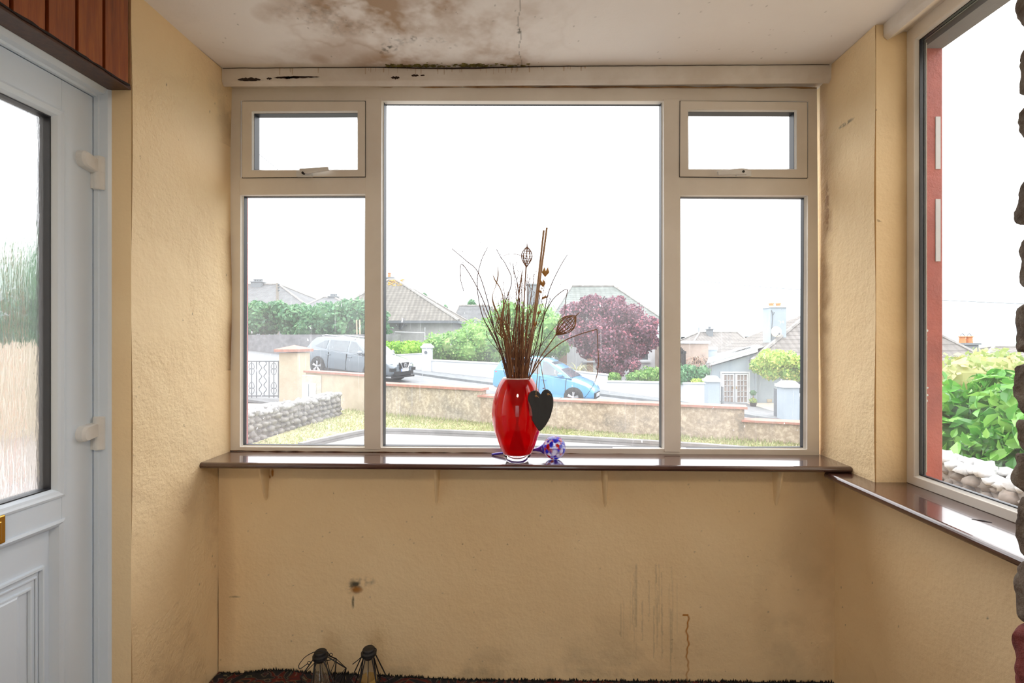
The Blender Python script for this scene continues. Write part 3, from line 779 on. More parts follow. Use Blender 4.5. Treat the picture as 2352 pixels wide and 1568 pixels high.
# hinges
for zc_, tilt in ((ZC + .535, -.016), (ZC - .272, .010)):
    mb = MB(); y0, y1 = 1.381, 1.463; hz = .023; n = 12
    pl = []
    for i in range(n + 1):
        a = PI / 2 + PI * i / n; pl.append((y0 + .014 + .014 * math.cos(a), hz * math.sin(a)))
    pl = pl + [(y1, -hz * .9), (y1, hz * .9)]
    vs = []
    for (x, sc) in ((XD, 1.0), (XD + .018, .97), (XD + .024, .82)):
        for (u, v) in pl: vs.append((x, (u - 1.42) * sc + 1.42, zc_ + v * sc + tilt * (u - 1.381) / .08 * 1.0))
    m = len(pl); fs = [(k, (k + 1) % m, (k + 1) % m + m, k + m) for k in range(m)] + [(k + m, (k + 1) % m + m, (k + 1) % m + 2 * m, k + 2 * m) for k in range(m)] + [tuple(range(2 * m, 3 * m))]
    mb.add(vs, fs)
    hg = mb.build('hinge', m_hinge, dr)
    mb = MB(); mb.lathe([(0, -.052), (.0155, -.052), (.017, -.049), (.017, .0), (.0175, .001), (.017, .002), (.017, .045), (.015, .048), (0, .048)], (XD + .016, 1.4445, zc_ - .012 + tilt), 20)
    mb.box(XD - .002, XD + .016, 1.43, 1.4615, zc_ - .062 + tilt, zc_ - .014 + tilt)
    mb.build('knuckle', m_hinge, hg, smooth=False)
# letter plate, brass
mb = MB(); mb.box(XD, XD + .010, .93, 1.188, .765, .835); lp = mb.build('letter_plate', m_brass, leaf, bevel=.003)
mb = MB(); mb.box(XD + .010, XD + .014, .95, 1.176, .775, .822); mb.build('flap', m_brass, lp, bevel=.002)

# wooden cladding above the door
def wood_mat(name, a, b_, c):
    m, nt, b = base_mat(name); b.inputs['Roughness'].default_value = .38; b.inputs['Coat Weight'].default_value = .15
    f = noise_tex(nt, 6, 6, .65, stretch=(9, 9, .6)); r = ramp(nt, [(.3, a), (.5, b_), (.72, c)]); nt.links.new(f, r.inputs[0]); nt.links.new(r.outputs[0], b.inputs['Base Color'])
    bump(nt, b, noise_tex(nt, 20, 4, .6, stretch=(9, 9, .5)), .12, .002); return m
m_wood = wood_mat('varnished_red_pine', (.15, .035, .010), (.27, .065, .014), (.40, .12, .022))
m_wooddk = wood_mat('dark_stained_wood', (.045, .017, .009), (.07, .028, .014), (.10, .04, .02))
mb = MB(); zb = ZC + .771
edges = [1.443, 1.356, 1.2746, 1.1946, 1.112, 1.03, .948, .866, .784, .702, .62]
for a, b in zip(edges[:-1], edges[1:]):
    g_ = .0045
    mb.prism([(XL - .02, a - .0005), (XL - .009, a - .0005), (XL - .009, a - g_), (XL, a - g_ * 2), (XL, b + .0008), (XL - .02, b + .0008)], 'z', zb - .002, H - .001)
cl = struct('trim_4', mb, m_wood)
mb = MB(); mb.box(XL - .07, XL - .004, .6, 1.4495, zb - .012, zb - .001); mb.build('soffit_board', m_wooddk, cl)
mb = MB(); r = random.Random(3)
mb.tube([(XL - .001, .62 + i * .0205, zb - .003 + r.uniform(-.001, .001)) for i in range(41)], [.0028 + r.uniform(-.001, .001) for i in range(41)], 5); mb.build('dark_edge', M('black_grime', (.02, .012, .01), .9), cl)
mb = MB(); mb.box(-1.6, XL - .021, .56, 1.4495, zb + .0, H); mb.build('backing', m_wooddk, cl)

# ------------------------------------------------------------------ rough stone jamb on the right
def stone_mat(name, a, b_, c):
    m, nt, b = base_mat(name); b.inputs['Roughness'].default_value = .8
    f = noise_tex(nt, 26, 6, .7); r = ramp(nt, [(.32, a), (.5, b_), (.68, c)]); nt.links.new(f, r.inputs[0]); nt.links.new(r.outputs[0], b.inputs['Base Color'])
    bump(nt, b, noise_tex(nt, 60, 5, .7), .9, .008); return m
m_stone = stone_mat('dark_brown_stone', (.05, .03, .02), (.12, .085, .06), (.20, .17, .13))
m_stone2 = stone_mat('red_brown_stone', (.10, .015, .012), (.19, .035, .03), (.27, .10, .08))
js = empty('wall_doorway', (1.1, .86, ZF), kind='structure')
def rough_block(mb, x0, x1, y0, y1, z0, z1, amp, seed, n=12):
    cx, cy, cz_ = (x0 + x1) / 2, (y0 + y1) / 2, (z0 + z1) / 2; vs = []; fs = []
    def face(fn):
        o = len(vs)
        for i in range(n + 1):
            for j in range(n + 1):
                u, v = i / n * 2 - 1, j / n * 2 - 1; p = Vector(fn(u, v))
                q = Vector([abs(c) ** 1 * (1 if c > 0 else -1) for c in p]); L = (abs(q.x) ** 9 + abs(q.y) ** 9 + abs(q.z) ** 9) ** (1 / 9); q = q / L
                w = Vector((cx + q.x * (x1 - x0) / 2, cy + q.y * (y1 - y0) / 2, cz_ + q.z * (z1 - z0) / 2))
                d = noise.noise_vector(w * 26 + Vector((seed * 5.3, 0, 0))) * amp + noise.noise_vector(w * 80) * amp * .35
                vs.append(w + d)
        for i in range(n):
            for j in range(n):
                a = o + i * (n + 1) + j; fs.append((a, a + 1, a + n + 2, a + n + 1))
    for fn in (lambda u, v: (-1, u, v), lambda u, v: (1, v, u), lambda u, v: (v, -1, u), lambda u, v: (u, 1, v), lambda u, v: (u, v, -1), lambda u, v: (v, u, 1)): face(fn)
    mb.add(vs, fs)
ys_ = .95
stones = [(-80, 64, 2339, 0), (97, 213, 2339, 0), (236, 308, 2337, 0), (404, 520, 2333, 0), (537, 661, 2339, 0), (687, 812, 2333, 0), (834, 962, 2329, 0), (966, 1040, 2333, 0), (1044, 1132, 2330, 0), (1136, 1283, 2331, 0), (1287, 1432, 2330, 0), (1436, 1600, 2325, 1), (1604, 1760, 2330, 0)]
for k, (y0, y1, px, mt) in enumerate(stones):
    a = P(px, y0, ys_); b = P(px, y1, ys_); mb = MB()
    rough_block(mb, a.x + .013, 1.16, .80, .975, b.z - .001, a.z + .001, .009, k, 16)
    mb.build('stone', m_stone2 if mt else m_stone, js, smooth=True)
mb = MB(); mb.box(1.03, 1.19, .725, .94, ZF, H); mb.build('mortar', m_stone, js)

# ================================================================== OUTSIDE: ground and walls
G = ZC - 1.5
road_z = lambda x: ZC - 2.05 - .085 * x
def sheet(name, pts_lr, mat, kind='structure', label=None, cat=None):
    """strip between two polylines (lists of points)"""
    a, b = pts_lr; mb = MB(); n = len(a); mb.add(list(a) + list(b), [(i, i + 1, n + i + 1, n + i) for i in range(n - 1)])
    return tag(mb.build(name, mat), label, cat, None, kind)
bl = [(-9.5, 12.6), (-5.45, 11.6), (-3.0, 9.9), (-.9, 8.85), (.4, 8.25), (3.26, 7.3), (4.3, 6.95)]   # line of the front boundary wall
def bl_y(x):
    for (xa, ya), (xb, yb) in zip(bl[:-1], bl[1:]):
        if x <= xb: return ya + (yb - ya) * (x - xa) / (xb - xa)
    return bl[-1][1] - .3 * (x - bl[-1][0])
m_lawn = M('dry_lawn_ground', (.38, .38, .18), .95, (.30, .25, .14), vs=2.2, bs=40, bst=.6)
m_drygrass = M('dry_earth', (.42, .32, .20), .95, (.28, .2, .12), vs=5, bs=30, bst=.6)
# ground inside the plot
kp = [PZ(x, y, G) for x, y in ((600, 1085), (650, 1045), (690, 1030), (740, 1018), (835, 998), (900, 994), (1130, 1003), (1300, 1012), (1530, 1026), (1720, 1040))]
mb = MB(); qx = list(np.linspace(-14, 3.9, 40)); mb.add([(x, 2.11, G - .006) for x in qx] + [(x, min(13.4, bl_y(x) + .1) if x > -9.5 else 13.0, G - .006) for x in qx], [(i, i + 1, 41 + i, 40 + i) for i in range(39)]); mb.box(-14, XL - .5, -1.5, 2.11, G - .1, G - .006); struct('concrete_path', mb, m_concrete)
lx = [p.x for p in kp]; front = [(p.x, p.y) for p in kp] + [(3.9, 5.9)]
mb = MB(); xs = [max(-4.05, p[0]) for p in front]; n = len(front)
xs2 = np.linspace(-4.05, 4.2, 40)
def kerb_y(x):
    f = sorted(front)
    if x <= f[0][0]: return f[0][1]
    for (xa, ya), (xb, yb) in zip(f[:-1], f[1:]):
        if x <= xb: return ya + (yb - ya) * (x - xa) / max(1e-6, xb - xa)
    return f[-1][1]
vs = [(x, kerb_y(x), G) for x in xs2] + [(x, bl_y(x), G + .0) for x in xs2]; m = len(xs2)
mb.add(vs, [(i, i + 1, m + i + 1, m + i) for i in range(m - 1)]); struct('lawn', mb, m_lawn)
mb = MB(); r = random.Random(21)
for i in range(15000):
    x = r.uniform(-4.0, 4.1); t = r.random(); y0, y1 = kerb_y(x), bl_y(x); y = y0 + (y1 - y0) * t
    dens = noise.noise(Vector((x * 1.6, y * 1.6, 0)))
    h = r.uniform(.015, .05) * (1 + .8 * dens) * (1.5 if t > .9 or t < .05 else 1); a = r.uniform(0, PI); dx, dy = .012 * math.cos(a), .012 * math.sin(a); lx_, ly_ = r.uniform(-.03, .03), r.uniform(-.03, .03)
    mb.add([(x - dx, y - dy, G), (x + dx, y + dy, G), (x + lx_, y + ly_, G + h)], [(0, 1, 2)])
tag(mb.build('grass', foliage_mat('lawn_grass', [(0, (.50, .47, .28)), (.4, (.38, .41, .18)), (.8, (.26, .34, .11)), (1, (.46, .38, .26))])), 'short yellowish lawn grass in front of the low rendered boundary wall', 'grass', kind='stuff')
mb = MB(); kq = catmull([Vector((p.x, p.y, G + .03)) for p in kp[2:]] + [Vector((3.9, 5.9, G + .03))], 5)
for a, b in zip(kq[:-1], kq[1:]):
    d = (b - a).normalized(); nrm = Vector((-d.y, d.x, 0)) * .05
    mb.slab([a - nrm, b - nrm, b + nrm, a + nrm], (0, 0, .05)); mb.slab([a - nrm + Vector((0, 0, -.05)), b - nrm + Vector((0, 0, -.05)), b + nrm + Vector((0, 0, -.05)), a + nrm + Vector((0, 0, -.05))], (0, 0, .06))
struct('kerb_strip', mb, m_kerb)

# terrain beyond the wall (falls away to the right), road, pavement
gx = [-90, -40, -20, -10, -5, 0, 5, 10, 20, 40, 90]; gy = [7.2, 12, 20, 40, 120, 300]; mb = MB()
vs = [(x, (bl_y(x) + .15 if y < 8 and x <= 4.3 else y if y > 8 or x > 4.3 else y), (road_z(x) if x < 20 else road_z(20) - .11 * (x - 20)) - (0 if y < 40 else .06 * (y - 40))) for y in gy for x in gx]; w_ = len(gx)
mb.add(vs, [(j * w_ + i, j * w_ + i + 1, (j + 1) * w_ + i + 1, (j + 1) * w_ + i) for j in range(len(gy) - 1) for i in range(w_ - 1)]); struct('road', mb, m_tarmac)
mb = MB(); a = [(-8.0, 25.2), (-5.5, 23.0), (-4, 22.1), (-1, 20.9), (3, 20.4), (6, 19.4), (8, 17.2), (12, 15)]; b = [(-8.0, 25.8), (-5.2, 24.2), (-4, 24), (-1, 23.2), (3, 22.3), (6, 20.2), (8, 18), (12, 16)]
mb.add([(x, y, road_z(x) + .10) for x, y in a] + [(x, y, road_z(x) + .12) for x, y in b] + [(x, y, road_z(x) - .02) for x, y in a], [(i, i + 1, 9 + i, 8 + i) for i in range(7)] + [(16 + i, 17 + i, i + 1, i) for i in range(7)])
struct('pavement', mb, M('pavement_grey', (.20, .22, .23), .9, (.15, .16, .17), vs=4))
mb = MB(); mb.box(9.0, 22, 19.5, 23.1, road_z(10.5) - 2, road_z(10.5) + .02); struct('patio', mb, M('beige_patio', (.66, .58, .48), .9))

def wall_run(name, label, pts, top, bot, th, mat, cop=None, coph=.05, copw=.05, group=None, cat='wall', split=None):
    """low wall along pts; top/bot are functions of x (or numbers)"""
    tf = top if callable(top) else (lambda x: top); bf = bot if callable(bot) else (lambda x: bot)
    mb = MB(); mc = MB()
    for (xa, ya), (xb, yb) in zip(pts[:-1], pts[1:]):
        d = Vector((xb - xa, yb - ya, 0)).normalized(); nn = Vector((-d.y, d.x, 0))
        for mm, w, z0a, z0b, z1a, z1b in ((mb, 0, bf(xa), bf(xb), tf(xa), tf(xb)),) + (((mc, copw, tf(xa), tf(xb), tf(xa) + coph, tf(xb) + coph),) if cop else ()):
            f0 = -w; f1 = th + w; e0 = Vector((xa, ya, 0)) - d * (w if (xa, ya) == tuple(pts[0]) else 0); e1 = Vector((xb, yb, 0)) + d * (w if (xb, yb) == tuple(pts[-1]) else 0)
            A, B, C_, D_ = e0 + nn * f0, e1 + nn * f0, e1 + nn * f1, e0 + nn * f1
            vs = [(A.x, A.y, z0a), (B.x, B.y, z0b), (C_.x, C_.y, z0b), (D_.x, D_.y, z0a), (A.x, A.y, z1a), (B.x, B.y, z1b), (C_.x, C_.y, z1b), (D_.x, D_.y, z1a)]
            mm.add(vs, [(3, 2, 1, 0), (4, 5, 6, 7), (0, 1, 5, 4), (1, 2, 6, 5), (2, 3, 7, 6), (3, 0, 4, 7)])
    rt = empty(name, (pts[0][0], pts[0][1], bf(pts[0][0])), label, cat, group)
    mb.build('wall_body', mat, rt)
    if cop: mc.build('coping', cop, rt)
    return rt
def render_stained(name, a, b_, c):
    m, nt, b = base_mat(name); b.inputs['Roughness'].default_value = .9
    f = noise_tex(nt, 2.0, 8, .72); r = ramp(nt, [(.35, a), (.5, b_), (.64, c)]); nt.links.new(f, r.inputs[0])
    f2 = noise_tex(nt, 16, 5, .7); r2 = ramp(nt, [(.45, (.55, .52, .47)), (.62, (1, 1, 1))]); nt.links.new(f2, r2.inputs[0])
    nt.links.new(mix(nt, .6, r.outputs[0], r2.outputs[0], 'MULTIPLY'), b.inputs['Base Color']); bump(nt, b, noise_tex(nt, 60, 4, .7), .8, .01); return m
m_bound = render_stained('weathered_tan_render', (.27, .24, .20), (.45, .37, .28), (.58, .49, .38))
m_boundg = render_stained('weathered_grey_render', (.31, .295, .26), (.45, .40, .32), (.55, .48, .37))
def seg(x0, x1, n=4): return [(x0 + (x1 - x0) * i / n, bl_y(x0 + (x1 - x0) * i / n)) for i in range(n + 1)]
wall_run('boundary_wall', 'cream rendered wall stretch with red coping left of the meter box, highest step of the front wall', seg(-5.35, -3.42), ZC - .745, G - .05, .2, m_cream, m_coping, .045, .04)
wall_run('boundary_wall', 'mottled grey-tan rendered wall stretch with pink coping behind the left part of the middle pane', seg(-3.42, -.89), ZC - .905, G - .05, .2, m_boundg, m_coping, .045, .04)
wall_run('boundary_wall', 'long low tan rendered wall with pink coping passing behind the red vase to the right pane', seg(-.89, 3.24, 6), ZC - 1.02, G - .05, .2, m_bound, m_coping, .035, .04)
wall_run('boundary_wall', 'lowest tan wall stretch with red coping at the right end of the front wall', seg(3.24, 4.25, 2), ZC - 1.21, G - .05, .2, m_bound, m_coping, .03, .04)

# gate pillar, gate, meter box, drive
a = P(641, 800, 11.9); b = P(712, 800, 12.6)
gp = empty('gate_pillar', ((a.x + b.x) / 2, 12.2, G), 'wide cream rendered gate pillar with a flat red cap beside the iron gate', 'pillar')
mb = MB(); mb.box(a.x, b.x, 11.9, 12.6, G, P(0, 810, 11.9).z); mb.build('shaft', m_cream, gp)
mb = MB(); zc_ = P(0, 808, 11.9).z; zt = P(0, 795, 11.9).z; x0, x1 = a.x - .08, b.x + .05
mb.add([(x0, 11.8, zc_), (x1, 11.8, zc_), (x1, 12.7, zc_), (x0, 12.7, zc_), (x0, 11.8, zc_ + .07), (x1, 11.8, zc_ + .07), (x1, 12.7, zc_ + .07), (x0, 12.7, zc_ + .07), ((x0 + x1) / 2, 12.25, zt + .03)],
       [(3, 2, 1, 0), (0, 1, 5, 4), (1, 2, 6, 5), (2, 3, 7, 6), (3, 0, 4, 7), (4, 5, 8), (5, 6, 8), (6, 7, 8), (7, 4, 8)]); mb.build('cap', m_coping, gp)
gt = empty('iron_gate', (-6.7, 12.3, G), 'grey wrought iron driveway gate with wavy bars and small scrolls at the left', 'gate')
gz0, gz1 = P(0, 908, 12.3).z, P(0, 829, 12.3).z; mb = MB(); gxa = P(540, 0, 12.3).x; gxb = P(640, 0, 12.3).x
mb.tube([(gxa, 12.3, gz0), (gxb, 12.3, gz0)], .018); mb.tube([(gxa, 12.3, gz1), (gxb, 12.3, gz1)], .018)
for px in (568, 578, 589, 618, 629, 640): x = P(px, 0, 12.3).x; mb.tube([(x, 12.3, gz0 - .05), (x, 12.3, gz1)], .013 if px < 640 else .02, 5)
mb.build('gate_bars', m_iron, gt)
mb = MB()
for px, s in ((598, 1), (609, -1), (555, 1)):
    x = P(px, 0, 12.3).x; mb.tube([(x + s * .035 * math.sin(t / 24 * 8 * PI), 12.3, gz0 + (gz1 - gz0) * t / 24) for t in range(25)], .012, 5)
mb.build('wavy_bars', m_iron, gt)
mb = MB()
for px in (578, 629):
    x = P(px, 0, 12.3).x
    for zz in (.22, .78):
        z = gz0 + (gz1 - gz0) * zz
        for s in (-1, 1):
            for v in (-1, 1): mb = MB(); mb.tube([(x + s * (.02 + .05 * math.sin(t / 8 * PI)), 12.3, z + v * (.01 + .11 * t / 8 - .03 * math.sin(t / 8 * PI * 1.5))) for t in range(9)], .008, 4); mb.build('scroll', m_iron, gt)
a = P(693, 862, 11.15); b = P(725, 912, 11.15)
bx = empty('meter_box', (a.x, 11.15, G), 'small grey and white utility meter box against the cream gate pillar', 'meter box')
mb = MB(); mb.box(a.x, P(738, 0, 11.15).x, 11.15, 11.4, G, a.z); mb.build('surround', M('stained_concrete_grey', (.50, .48, .42), .9, (.38, .36, .30), vs=6), bx)
mb = MB(); mb.box(P(693, 0, 11.1).x, P(724, 0, 11.1).x, 11.12, 11.15, P(0, 912, 11.1).z, P(0, 880, 11.1).z); dd = mb.build('door', M('box_door_white', (.74, .76, .77), .5), bx)
mb = MB(); mb.box(P(708, 0, 11.1).x - .006, P(708, 0, 11.1).x + .006, 11.112, 11.12, P(0, 911, 11.1).z, P(0, 881, 11.1).z); mb.build('seam', m_iron, dd)

# rubble garden wall on the left of the lawn
def rubble(name, label, pts, z0, z1, th, seed, size, matb, matc, cap=.12):
    rt = empty(name, (pts[0][0], pts[0][1], z0), label, 'wall'); r = random.Random(seed); mb = MB(); mc = MB(); L = 0
    for (xa, ya), (xb, yb) in zip(pts[:-1], pts[1:]):
        d = Vector((xb - xa, yb - ya, 0)); ln = d.length; d /= ln; nn = Vector((-d.y, d.x, 0)); s = 0
        e0, e1 = Vector((xa, ya, 0)), Vector((xb, yb, 0)); q = [e0 - nn * th * .4, e1 - nn * th * .4, e1 + nn * th * .4, e0 + nn * th * .4]
        mb.slab([Vector((p.x, p.y, z0)) for p in q], (0, 0, z1 - z0 - .03))
        rows = int((z1 - z0) / (size * .55))
        for k in range(rows):
            s = r.uniform(0, size)
            while s < ln:
                w = size * r.uniform(.6, 1.4)
                for sd in (-1, 1): c = e0 + d * s + nn * sd * th * .36 + Vector((0, 0, z0 + (k + .5) * size * .55)); mb.ball(c, w * .5, 8, (1, .8, .52), .5, r.random() * 50)
                s += w * .9
        s = 0
        while s < ln:
            w = size * r.uniform(.7, 1.4)
            for o_ in (-.3, .3): c = e0 + d * s + nn * th * o_ + Vector((0, 0, z1 - .02 + r.uniform(-.03, .03))); mc.ball(c, w * .5, 8, (1, .9, .62), .6, r.random() * 50)
            s += w * .7
    mb.build('rubble', matb, rt, smooth=True); mc.build('coping_stones', matc, rt, smooth=True); return rt
rubble('stone_wall', 'low grey rubble stone garden wall with white topped stones left of the lawn', [(-4.32, 6.3), (-4.25, 7.5), (-4.12, 8.8), (-4.0, 9.9)], G - .02, ZC - 1.08, .34, 3, .17, M('grey_rubble', (.26, .25, .225), .9, (.13, .125, .115), vs=9, bs=30), M('whitened_stone', (.42, .42, .42), .9, (.16, .16, .155), vs=14, bs=30))
rubble('stone_wall', 'low garden wall of white cobbles seen through the right window beneath the laurel', [(3.55, 2.9), (3.80, 4.0), (3.92, 5.0), (3.98, 6.6)], G - .04, ZC - 1.07, .24, 9, .15, M('dark_rubble', (.22, .18, .15), .9, (.12, .10, .08), vs=9, bs=30), M('white_cobble', (.58, .58, .58), .85, (.34, .34, .33), vs=16, bs=30))
mb = MB(); mb.box(1.45, 3.9, -1, 6.9, G - .1, G - .002); mb.box(3.9, 9.0, -1, 7.2, G - .6, G - .4); struct('flower_bed_ground', mb, m_drygrass)

mb = MB(); mb.box(-7.95, -4.95, -1.4, 10.8, G - .1, G + .004); struct('driveway', mb, M('brown_grey_tarmac', (.30, .27, .25), .9, (.20, .18, .17), vs=3, bs=60))
# side garden wall and greenery seen through the door glass
wall_run('side_wall', 'cream rendered wall blurred behind the textured glass of the white door', [(-8.0, 3.5), (-8.0, 12.5)], ZC - .02, G - .05, .2, m_cream)

# ------------------------------------------------------------------ vegetation
LEAF = [(0, 0), (.22, .5), (.17, .8), (0, 1), (-.17, .8), (-.22, .5)]
def leaves(mb, pts, nrm, size, r, jitter=.5, fold=0, detailed=False):
    """pts, nrm: arrays; one small leaf (rhomb or pointed oval) per point"""
    n = len(pts); d = nrm + r.normal(0, jitter, (n, 3)); d /= np.linalg.norm(d, axis=1)[:, None] + 1e-9
    t = np.cross(d, r.normal(0, 1, (n, 3))); t /= np.linalg.norm(t, axis=1)[:, None] + 1e-9
    b = np.cross(d, t); s = size * r.uniform(.6, 1.35, n)
    if detailed:
        L = np.array(LEAF)
        V = pts[:, None, :] + (b[:, None, :] * (L[:, 0] * 1.15)[None, :, None] + t[:, None, :] * (L[:, 1] - .5)[None, :, None] + d[:, None, :] * (-(L[:, 1] - .5) ** 2 * .35 + np.abs(L[:, 0]) * .25)[None, :, None]) * s[:, None, None]
        k = 6
    else:
        L = np.array([(0, -.5), (.3, 0), (0, .5), (-.3, 0)]); V = pts[:, None, :] + (b[:, None, :] * L[:, 0][None, :, None] + t[:, None, :] * L[:, 1][None, :, None]) * s[:, None, None]; k = 4
    o = len(mb.v); mb.v += [tuple(v) for v in V.reshape(-1, 3)]
    if detailed:
        for i in range(n): a = o + i * 6; mb.f += [(a, a + 1, a + 2, a + 3), (a, a + 3, a + 4, a + 5)]; mb.mi += [0, 0]
    else: mb.f += [(o + i * 4, o + i * 4 + 1, o + i * 4 + 2, o + i * 4 + 3) for i in range(n)]; mb.mi += [0] * n
def crown_pts(blobs, n, r, thick=.25):
    """points on the outer shells of a cluster of ellipsoids"""
    B = np.array(blobs, dtype=float); w = (B[:, 3] * B[:, 4] * B[:, 5]) ** (2 / 3); k = r.choice(len(B), n, p=w / w.sum())
    d = r.normal(0, 1, (n, 3)); d /= np.linalg.norm(d, axis=1)[:, None]; rad = 1 - thick * r.random(n) ** 2 + .08 * r.normal(0, 1, n)
    return B[k, :3] + d * B[k, 3:6] * rad[:, None], d
def cluster(x0, x1, y0, y1, z0, z1, n, r, s=.33):
    """clumps filling a box, with a rounded top"""
    out = []
    for i in range(n):
        u, v, w = r.random(3); x = x0 + (x1 - x0) * u; zt = z1 - (z1 - z0) * .12 * abs(2 * u - 1) ** 3
        rr = (z1 - z0) * s * r.uniform(.7, 1.2); z = z0 + rr * .8 + max(0, (zt - z0 - 1.7 * rr)) * w
        out.append((x, y0 + (y1 - y0) * v, z, rr * r.uniform(.9, 1.3), rr, rr))
    return out
def plant(name, label, cat, blobs, n, size, mat, base, seed, jit=.6, trunk=None, core=True, detailed=False, group=None, trunk_mat=None):
    r = np.random.default_rng(seed); mb = MB(); p, d = crown_pts(blobs, n, r); leaves(mb, p, d, size, r, jit, detailed=detailed)
    rt = empty(name, base, label, cat, group)
    if core:
        for i, b_ in enumerate(blobs): mb.ball(b_[:3], 1, 8, tuple(b_[q] * (.55 if detailed else .74) for q in (3, 4, 5)), .3, i)
    mb.build('foliage', mat, rt)
    if trunk:
        t = MB()
        for tr_ in trunk: t.tube(catmull(tr_[0], 4), tr_[1] if not isinstance(tr_[1], (list, tuple)) else list(np.linspace(tr_[1][0], tr_[1][1], len(catmull(tr_[0], 4)))), 7)
        t.build('trunk', trunk_mat or M('brown_bark', (.22, .16, .12), .9, (.13, .1, .08), vs=12), rt)
    return rt
GR = [(0, (.05, .17, .035)), (.5, (.12, .31, .06)), (1, (.26, .46, .10))]
f_dark = foliage_mat('blue_green_conifer_leaves', [(0, (.05, .17, .08)), (.5, (.10, .27, .12)), (1, (.19, .38, .17))])
f_mid = foliage_mat('fresh_green_leaves', [(0, (.10, .28, .06)), (.5, (.22, .45, .10)), (1, (.42, .60, .20))])
f_bright = foliage_mat('bright_clipped_leaves', [(0, (.14, .36, .02)), (.5, (.27, .55, .04)), (1, (.45, .68, .10))])
f_yel = foliage_mat('yellow_green_leaves', [(0, (.16, .35, .05)), (.45, (.35, .55, .10)), (.85, (.62, .68, .18)), (1, (.75, .60, .20))])
f_purple = foliage_mat('purple_plum_leaves', [(0, (.09, .04, .07)), (.4, (.19, .09, .13)), (.75, (.33, .14, .19)), (1, (.55, .16, .21))], trans=.25)
f_laurel = foliage_mat('glossy_laurel_leaves', [(0, (.05, .20, .03)), (.5, (.11, .36, .05)), (1, (.30, .56, .12))], rough=.25, trans=.3)
f_olive = foliage_mat('olive_green_leaves', [(0, (.22, .32, .10)), (.5, (.38, .46, .18)), (.88, (.55, .55, .26)), (1, (.75, .45, .22))])
f_straw = foliage_mat('straw_blades', [(0, (.42, .38, .22)), (.5, (.60, .56, .40)), (1, (.30, .34, .16))])
def bx(px0, px1, py0, py1, Y): a = P(px0, py0, Y); b = P(px1, py1, Y); return a.x, b.x, b.z, a.z
R_ = lambda s: np.random.default_rng(s)
# tall hedge at left, three stretches
for k, (p0, p1, t0, b0, Y, lb, mt) in enumerate(((520, 655, 684, 778, 30, 'pale hazy green tall hedge leftmost behind the iron gate', f_dark), (640, 735, 694, 782, 29.5, 'tall green hedge above the grey retaining wall left of the silver car', f_dark), (715, 862, 682, 790, 28.5, 'dense dark green tall hedge directly behind the silver car', f_dark))):
    x0, x1, z0, z1 = bx(p0, p1, t0, b0, Y); plant('tall_hedge', lb, 'hedge', cluster(x0, x1, Y, Y + 1.6, z0, z1, 34, R_(k + 40), .24), 7500, .26, mt, ((x0 + x1) / 2, Y + .8, road_z(x0)), 60 + k, trunk=[([(P(829, 790, Y - .35).x, Y - .35, road_z(x1) - .2), (P(826, 740, Y - .35).x, Y - .35, P(0, 735, Y).z)], .045), ([(P(822, 790, Y - .35).x, Y - .35, road_z(x1) - .2), (P(819, 740, Y - .35).x, Y - .35, P(0, 735, Y).z)], .04)] if k == 2 else [([((x0 + x1) / 2, Y + .8, road_z(x0)), ((x0 + x1) / 2, Y + .8, z0 + 1)], .12)], trunk_mat=M('tan_bark', (.55, .42, .30), .9))
# grey retaining wall and driveway edge
wall_run('retaining_wall', 'grey retaining wall beneath the tall hedge at the left', [(-19, 30.5), (-14.6, 28.6), (-7.5, 27.6)], lambda x: P(0, 768, 28.5).z, lambda x: road_z(x) - 1, .4, M('dark_grey_wall', (.22, .22, .23), .9, (.15, .15, .16), vs=3))
# clipped hedge, shrubs, big trees behind the white walls
x0, x1, z0, z1 = bx(866, 992, 781, 820, 27)
plant('clipped_hedge', 'bright lime green clipped hedge beneath the satellite dish', 'hedge', cluster(x0, x1, 26.9, 27.8, z0, z1, 46, R_(3), .42), 6500, .13, f_bright, ((x0 + x1) / 2, 27.2, road_z(x0)), 5, .5)
x0, x1, z0, z1 = bx(985, 1075, 762, 836, 25.4)
plant('shrub', 'loose green variegated shrub right of the white gate pier', 'shrub', cluster(x0, x1, 25.3, 26.4, z0, z1, 22, R_(4), .30), 5200, .15, f_mid, ((x0 + x1) / 2, 25.6, road_z(x0)), 6)
x0, x1, z0, z1 = bx(1055, 1160, 742, 838, 25.2)
plant('shrub', 'tall green shrub over the white wall, just left of the dried stems', 'shrub', cluster(x0, x1, 25.1, 26.2, z0, z1, 26, R_(14), .28), 6200, .15, f_mid, ((x0 + x1) / 2, 25.5, road_z(x0)), 16)
x0, x1, z0, z1 = bx(1082, 1290, 690, 850, 26.5)
bl_ = cluster(x0, x1, 26.3, 28, z0, z1 - .2, 40, R_(7), .2) + [(P(1170, 0, 27).x, 27, z1 - .6, 1.1, .8, .7), (P(1240, 0, 27).x, 27, z1 - .9, 1.0, .8, .8)]
plant('leafy_tree', 'yellow-green leafy tree behind the bunch of dried stems', 'tree', bl_, 11000, .19, f_mid, ((x0 + x1) / 2, 27, road_z(x0)), 8, trunk=[([(P(1180, 0, 27).x, 27, road_z(0) - .3), (P(1185, 0, 27).x, 27, z1 - 1)], (.15, .06))])
pb = []
rr = random.Random(77)
